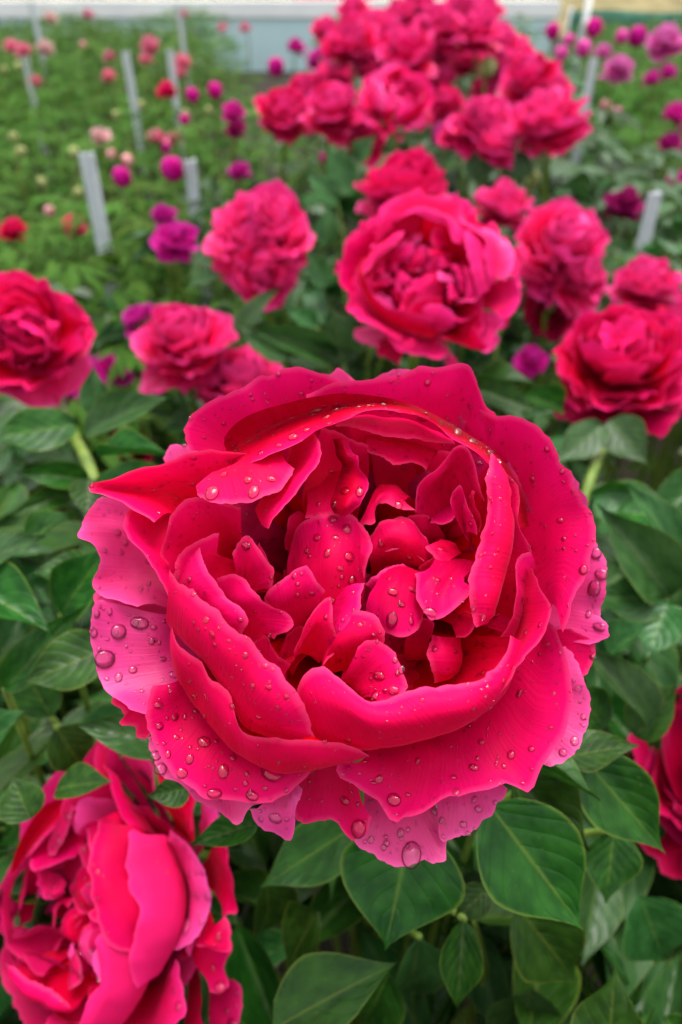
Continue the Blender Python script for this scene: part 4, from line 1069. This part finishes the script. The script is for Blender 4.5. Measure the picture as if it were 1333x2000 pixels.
def plant_leaves(c, rx, ry, z0, z1, nsprig, L, seed, n=5):
    r = random.Random(seed); out = []
    for k in range(nsprig):
        a, q = r.uniform(0, 6.283), math.sqrt(r.random())
        x, y = c[0]+rx*q*math.cos(a), c[1]+ry*q*math.sin(a)
        z = z0 + (z1-z0)*(1-0.22*q*q)*r.random()**0.5
        d = Vector((math.cos(a), math.sin(a), r.uniform(-0.25, 0.45)))
        sprig(Vector((x, y, z)), d, L*r.uniform(0.8, 1.15), r, out, n)
    return out
for k, c, lab in (('a2', (0.05, 0.05), 'dark shaded peony foliage along the bottom edge'), ('b2', (0.30, 0.18), 'dark peony foliage in the lower right corner'), ('c2', (-0.26, 0.12), 'dark peony foliage behind the lower left ruffled peony')):
    PL[k] = empty('peony_plant', (c[0], c[1], 0)); tag(PL[k], lab, 'plant', 'peony plants')
NEAR = [('a', (0.03, 0.25), 0.30, 60, 0.70), ('a2', (0.05, 0.05), 0.28, 50, 0.66), ('b2', (0.30, 0.18), 0.24, 50, 0.66), ('c2', (-0.26, 0.12), 0.24, 44, 0.64), ('b', (0.27, 0.42), 0.26, 40, 0.74), ('c', (-0.24, 0.33), 0.26, 44, 0.73), ('d', (0.05, 0.72), 0.30, 50, 0.73)]
extra = [((-0.36, 0.62), 'leafy green peony plant behind the left-edge red peony'), ((0.42, 0.78), 'leafy peony plant behind the big red peony at right'), ((-0.10, 1.10), 'leafy peony plant under the far left reds of the clump'), ((0.34, 1.22), 'leafy peony plant under the right end of the far clump')]
for i, (c, lab) in enumerate(extra):
    k = 'e%d' % i
    PL[k] = empty('peony_plant', (c[0], c[1], 0)); tag(PL[k], lab, 'plant', 'peony plants')
    NEAR.append((k, c, 0.28, 44, 0.70 if i in (0, 1) else 0.73))
for i, (k, c, rad, ns, zt) in enumerate(NEAR):
    cnt = 0
    for P0, P1, wd, roll in plant_leaves(c, rad, rad, 0.42, zt, ns, 0.088, 100+i):
        if not clear(P0*0.5+P1*0.5, 0.05): continue
        M = Matrix.Translation(-PL[k].location) @ leaf_matrix(P0, P1, wd, roll, 0.9)
        obj('leaf', LEAF[cnt % 7], PL[k], LM['near'] if (cnt*7+i) % 3 and k[0] in 'ac' else LM['blue'], M)
        if cnt % 5 == 0: petiole(PL[k], P0, P1-P0)
        cnt += 1
        if cnt >= 250: break

# foliage masses farther off: each plant one thing, its leaves too small to pick apart
def foliage(seed, rx, z0, z1, ns, L, n=5, mat='far', lean=0.42):
    r = random.Random(seed)
    vs, fs, uv = [], [], []
    out = plant_leaves((0, 0), rx, rx, z0, z1, ns, L, seed, n)
    for P0, P1, wd, roll in out:
        d = P1-P0
        X = d.normalized().cross(WUP+Vector((r.uniform(-.4, .4), r.uniform(-.4, .4), 0))).normalized(); Z = X.cross(d.normalized())
        wd = d.length*lean*r.uniform(0.8, 1.1)
        off = len(vs)
        for t, a in ((0, 0.06), (0.3, 0.46), (0.6, 0.42), (1, 0.0)):
            for s in (-1, 0, 1):
                vs.append(P0 + d*t + X*(s*a*wd) + Z*((abs(s)*0.22*a*wd) - 0.2*d.length*t*t)); uv.append((0.5+s*0.5, t))
        fs += [(off+j*3+i, off+j*3+i+1, off+j*3+i+4, off+j*3+i+3) for j in range(3) for i in range(2)]
    return mesh('foliage', vs, fs, LM[mat], uv)
def stems_mesh(seed, rx, h):
    r = random.Random(seed); V, Fc = [], []
    for k in range(9):
        a = r.uniform(0, 6.28); q = rx*0.8*math.sqrt(r.random())
        v, f, u = tube([(0.05*math.cos(a), 0.05*math.sin(a), 0), (q*0.6*math.cos(a), q*0.6*math.sin(a), h*0.5), (q*math.cos(a), q*math.sin(a), h)], [0.004, 0.0035, 0.0025], 5)
        off = len(V); V += v; Fc += [tuple(off+i for i in g) for g in f]
    return mesh('stems', V, Fc, M_STEM)
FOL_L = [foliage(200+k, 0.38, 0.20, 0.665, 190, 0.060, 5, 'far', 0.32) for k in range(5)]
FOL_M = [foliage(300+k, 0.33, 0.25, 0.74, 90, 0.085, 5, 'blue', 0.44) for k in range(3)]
STM = [stems_mesh(400+k, 0.3, 0.5) for k in range(3)]
r_ = random.Random(21)
def far_plant(x, y, fol, label, group, s=1.0):
    o = empty('peony_plant', (x, y, 0)); tag(o, label, 'plant', group)
    o.rotation_euler.z = r_.uniform(0, 6.28)
    q = obj('foliage', fol, o); q['kind'] = 'stuff'; q.scale = (s, s, s*r_.uniform(0.92, 1.05)*(1.0 if y < 4.5 else 0.86))
    q = obj('stems', STM[r_.randrange(3)], o); q['kind'] = 'stuff'
def visible(x, y, h=0.6):
    q = proj(Vector((x, y, h)))
    return q is not None and -260*(1.5/max(q[2], .5))-420 < q[0] < 1333+420+260*(1.5/max(q[2], .5))
DW = lambda y: 'just behind the largest cup' if y < 2.3 else 'midway along the clump' if y < 3.6 else 'at the far end of the clump'
y = 1.5
while y < 5.2:      # the same row, going away
    xr = 0.10 + 0.115*y
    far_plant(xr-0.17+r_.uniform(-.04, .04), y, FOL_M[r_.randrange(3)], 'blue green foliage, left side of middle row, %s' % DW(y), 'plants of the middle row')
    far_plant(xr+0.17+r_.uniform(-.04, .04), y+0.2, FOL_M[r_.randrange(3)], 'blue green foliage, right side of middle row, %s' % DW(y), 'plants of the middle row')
    y += 0.42
ROWW = ['first', 'second', 'third', 'fourth', 'fifth', 'sixth', 'seventh']
for row in range(-7, 7):
    if row == 0: continue
    y = 0.80 if abs(row) == 1 else 0.9
    while y < 8.7:
        off = row*0.62 + (-0.12 if row < 0 else 0.16)
        x = 0.10 + 0.115*y + off + r_.uniform(-0.08, 0.08)
        q = proj(Vector((x, y, 0.62)))
        if visible(x, y) and not (y > 3.0 and (490 < q[0] < 690 or 985 < q[0] < 1110)) and not (y > 5.0 and 390 < q[0] < 500):
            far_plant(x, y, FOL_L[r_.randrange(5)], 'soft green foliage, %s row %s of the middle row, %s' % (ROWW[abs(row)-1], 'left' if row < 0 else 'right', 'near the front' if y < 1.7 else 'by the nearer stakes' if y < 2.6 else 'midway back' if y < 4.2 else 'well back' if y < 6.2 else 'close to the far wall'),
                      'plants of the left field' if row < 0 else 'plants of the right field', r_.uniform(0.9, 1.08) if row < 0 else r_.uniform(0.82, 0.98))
        y += r_.uniform(0.40, 0.52)

for x, y, w_ in ((-0.44, 1.02, 'at the foot of the nearest left stake'), (-0.66, 0.86, 'near the left edge before the stakes'), (-0.40, 1.42, 'just behind the nearest left stake'), (-0.20, 1.42, 'behind the stake beside the ruffled pink peony'), (0.62, 1.02, 'at the foot of the right steel stake')):
    far_plant(x, y, FOL_L[r_.randrange(5)], 'soft green fine-leaved foliage ' + w_, 'plants by the stakes', 1.0)
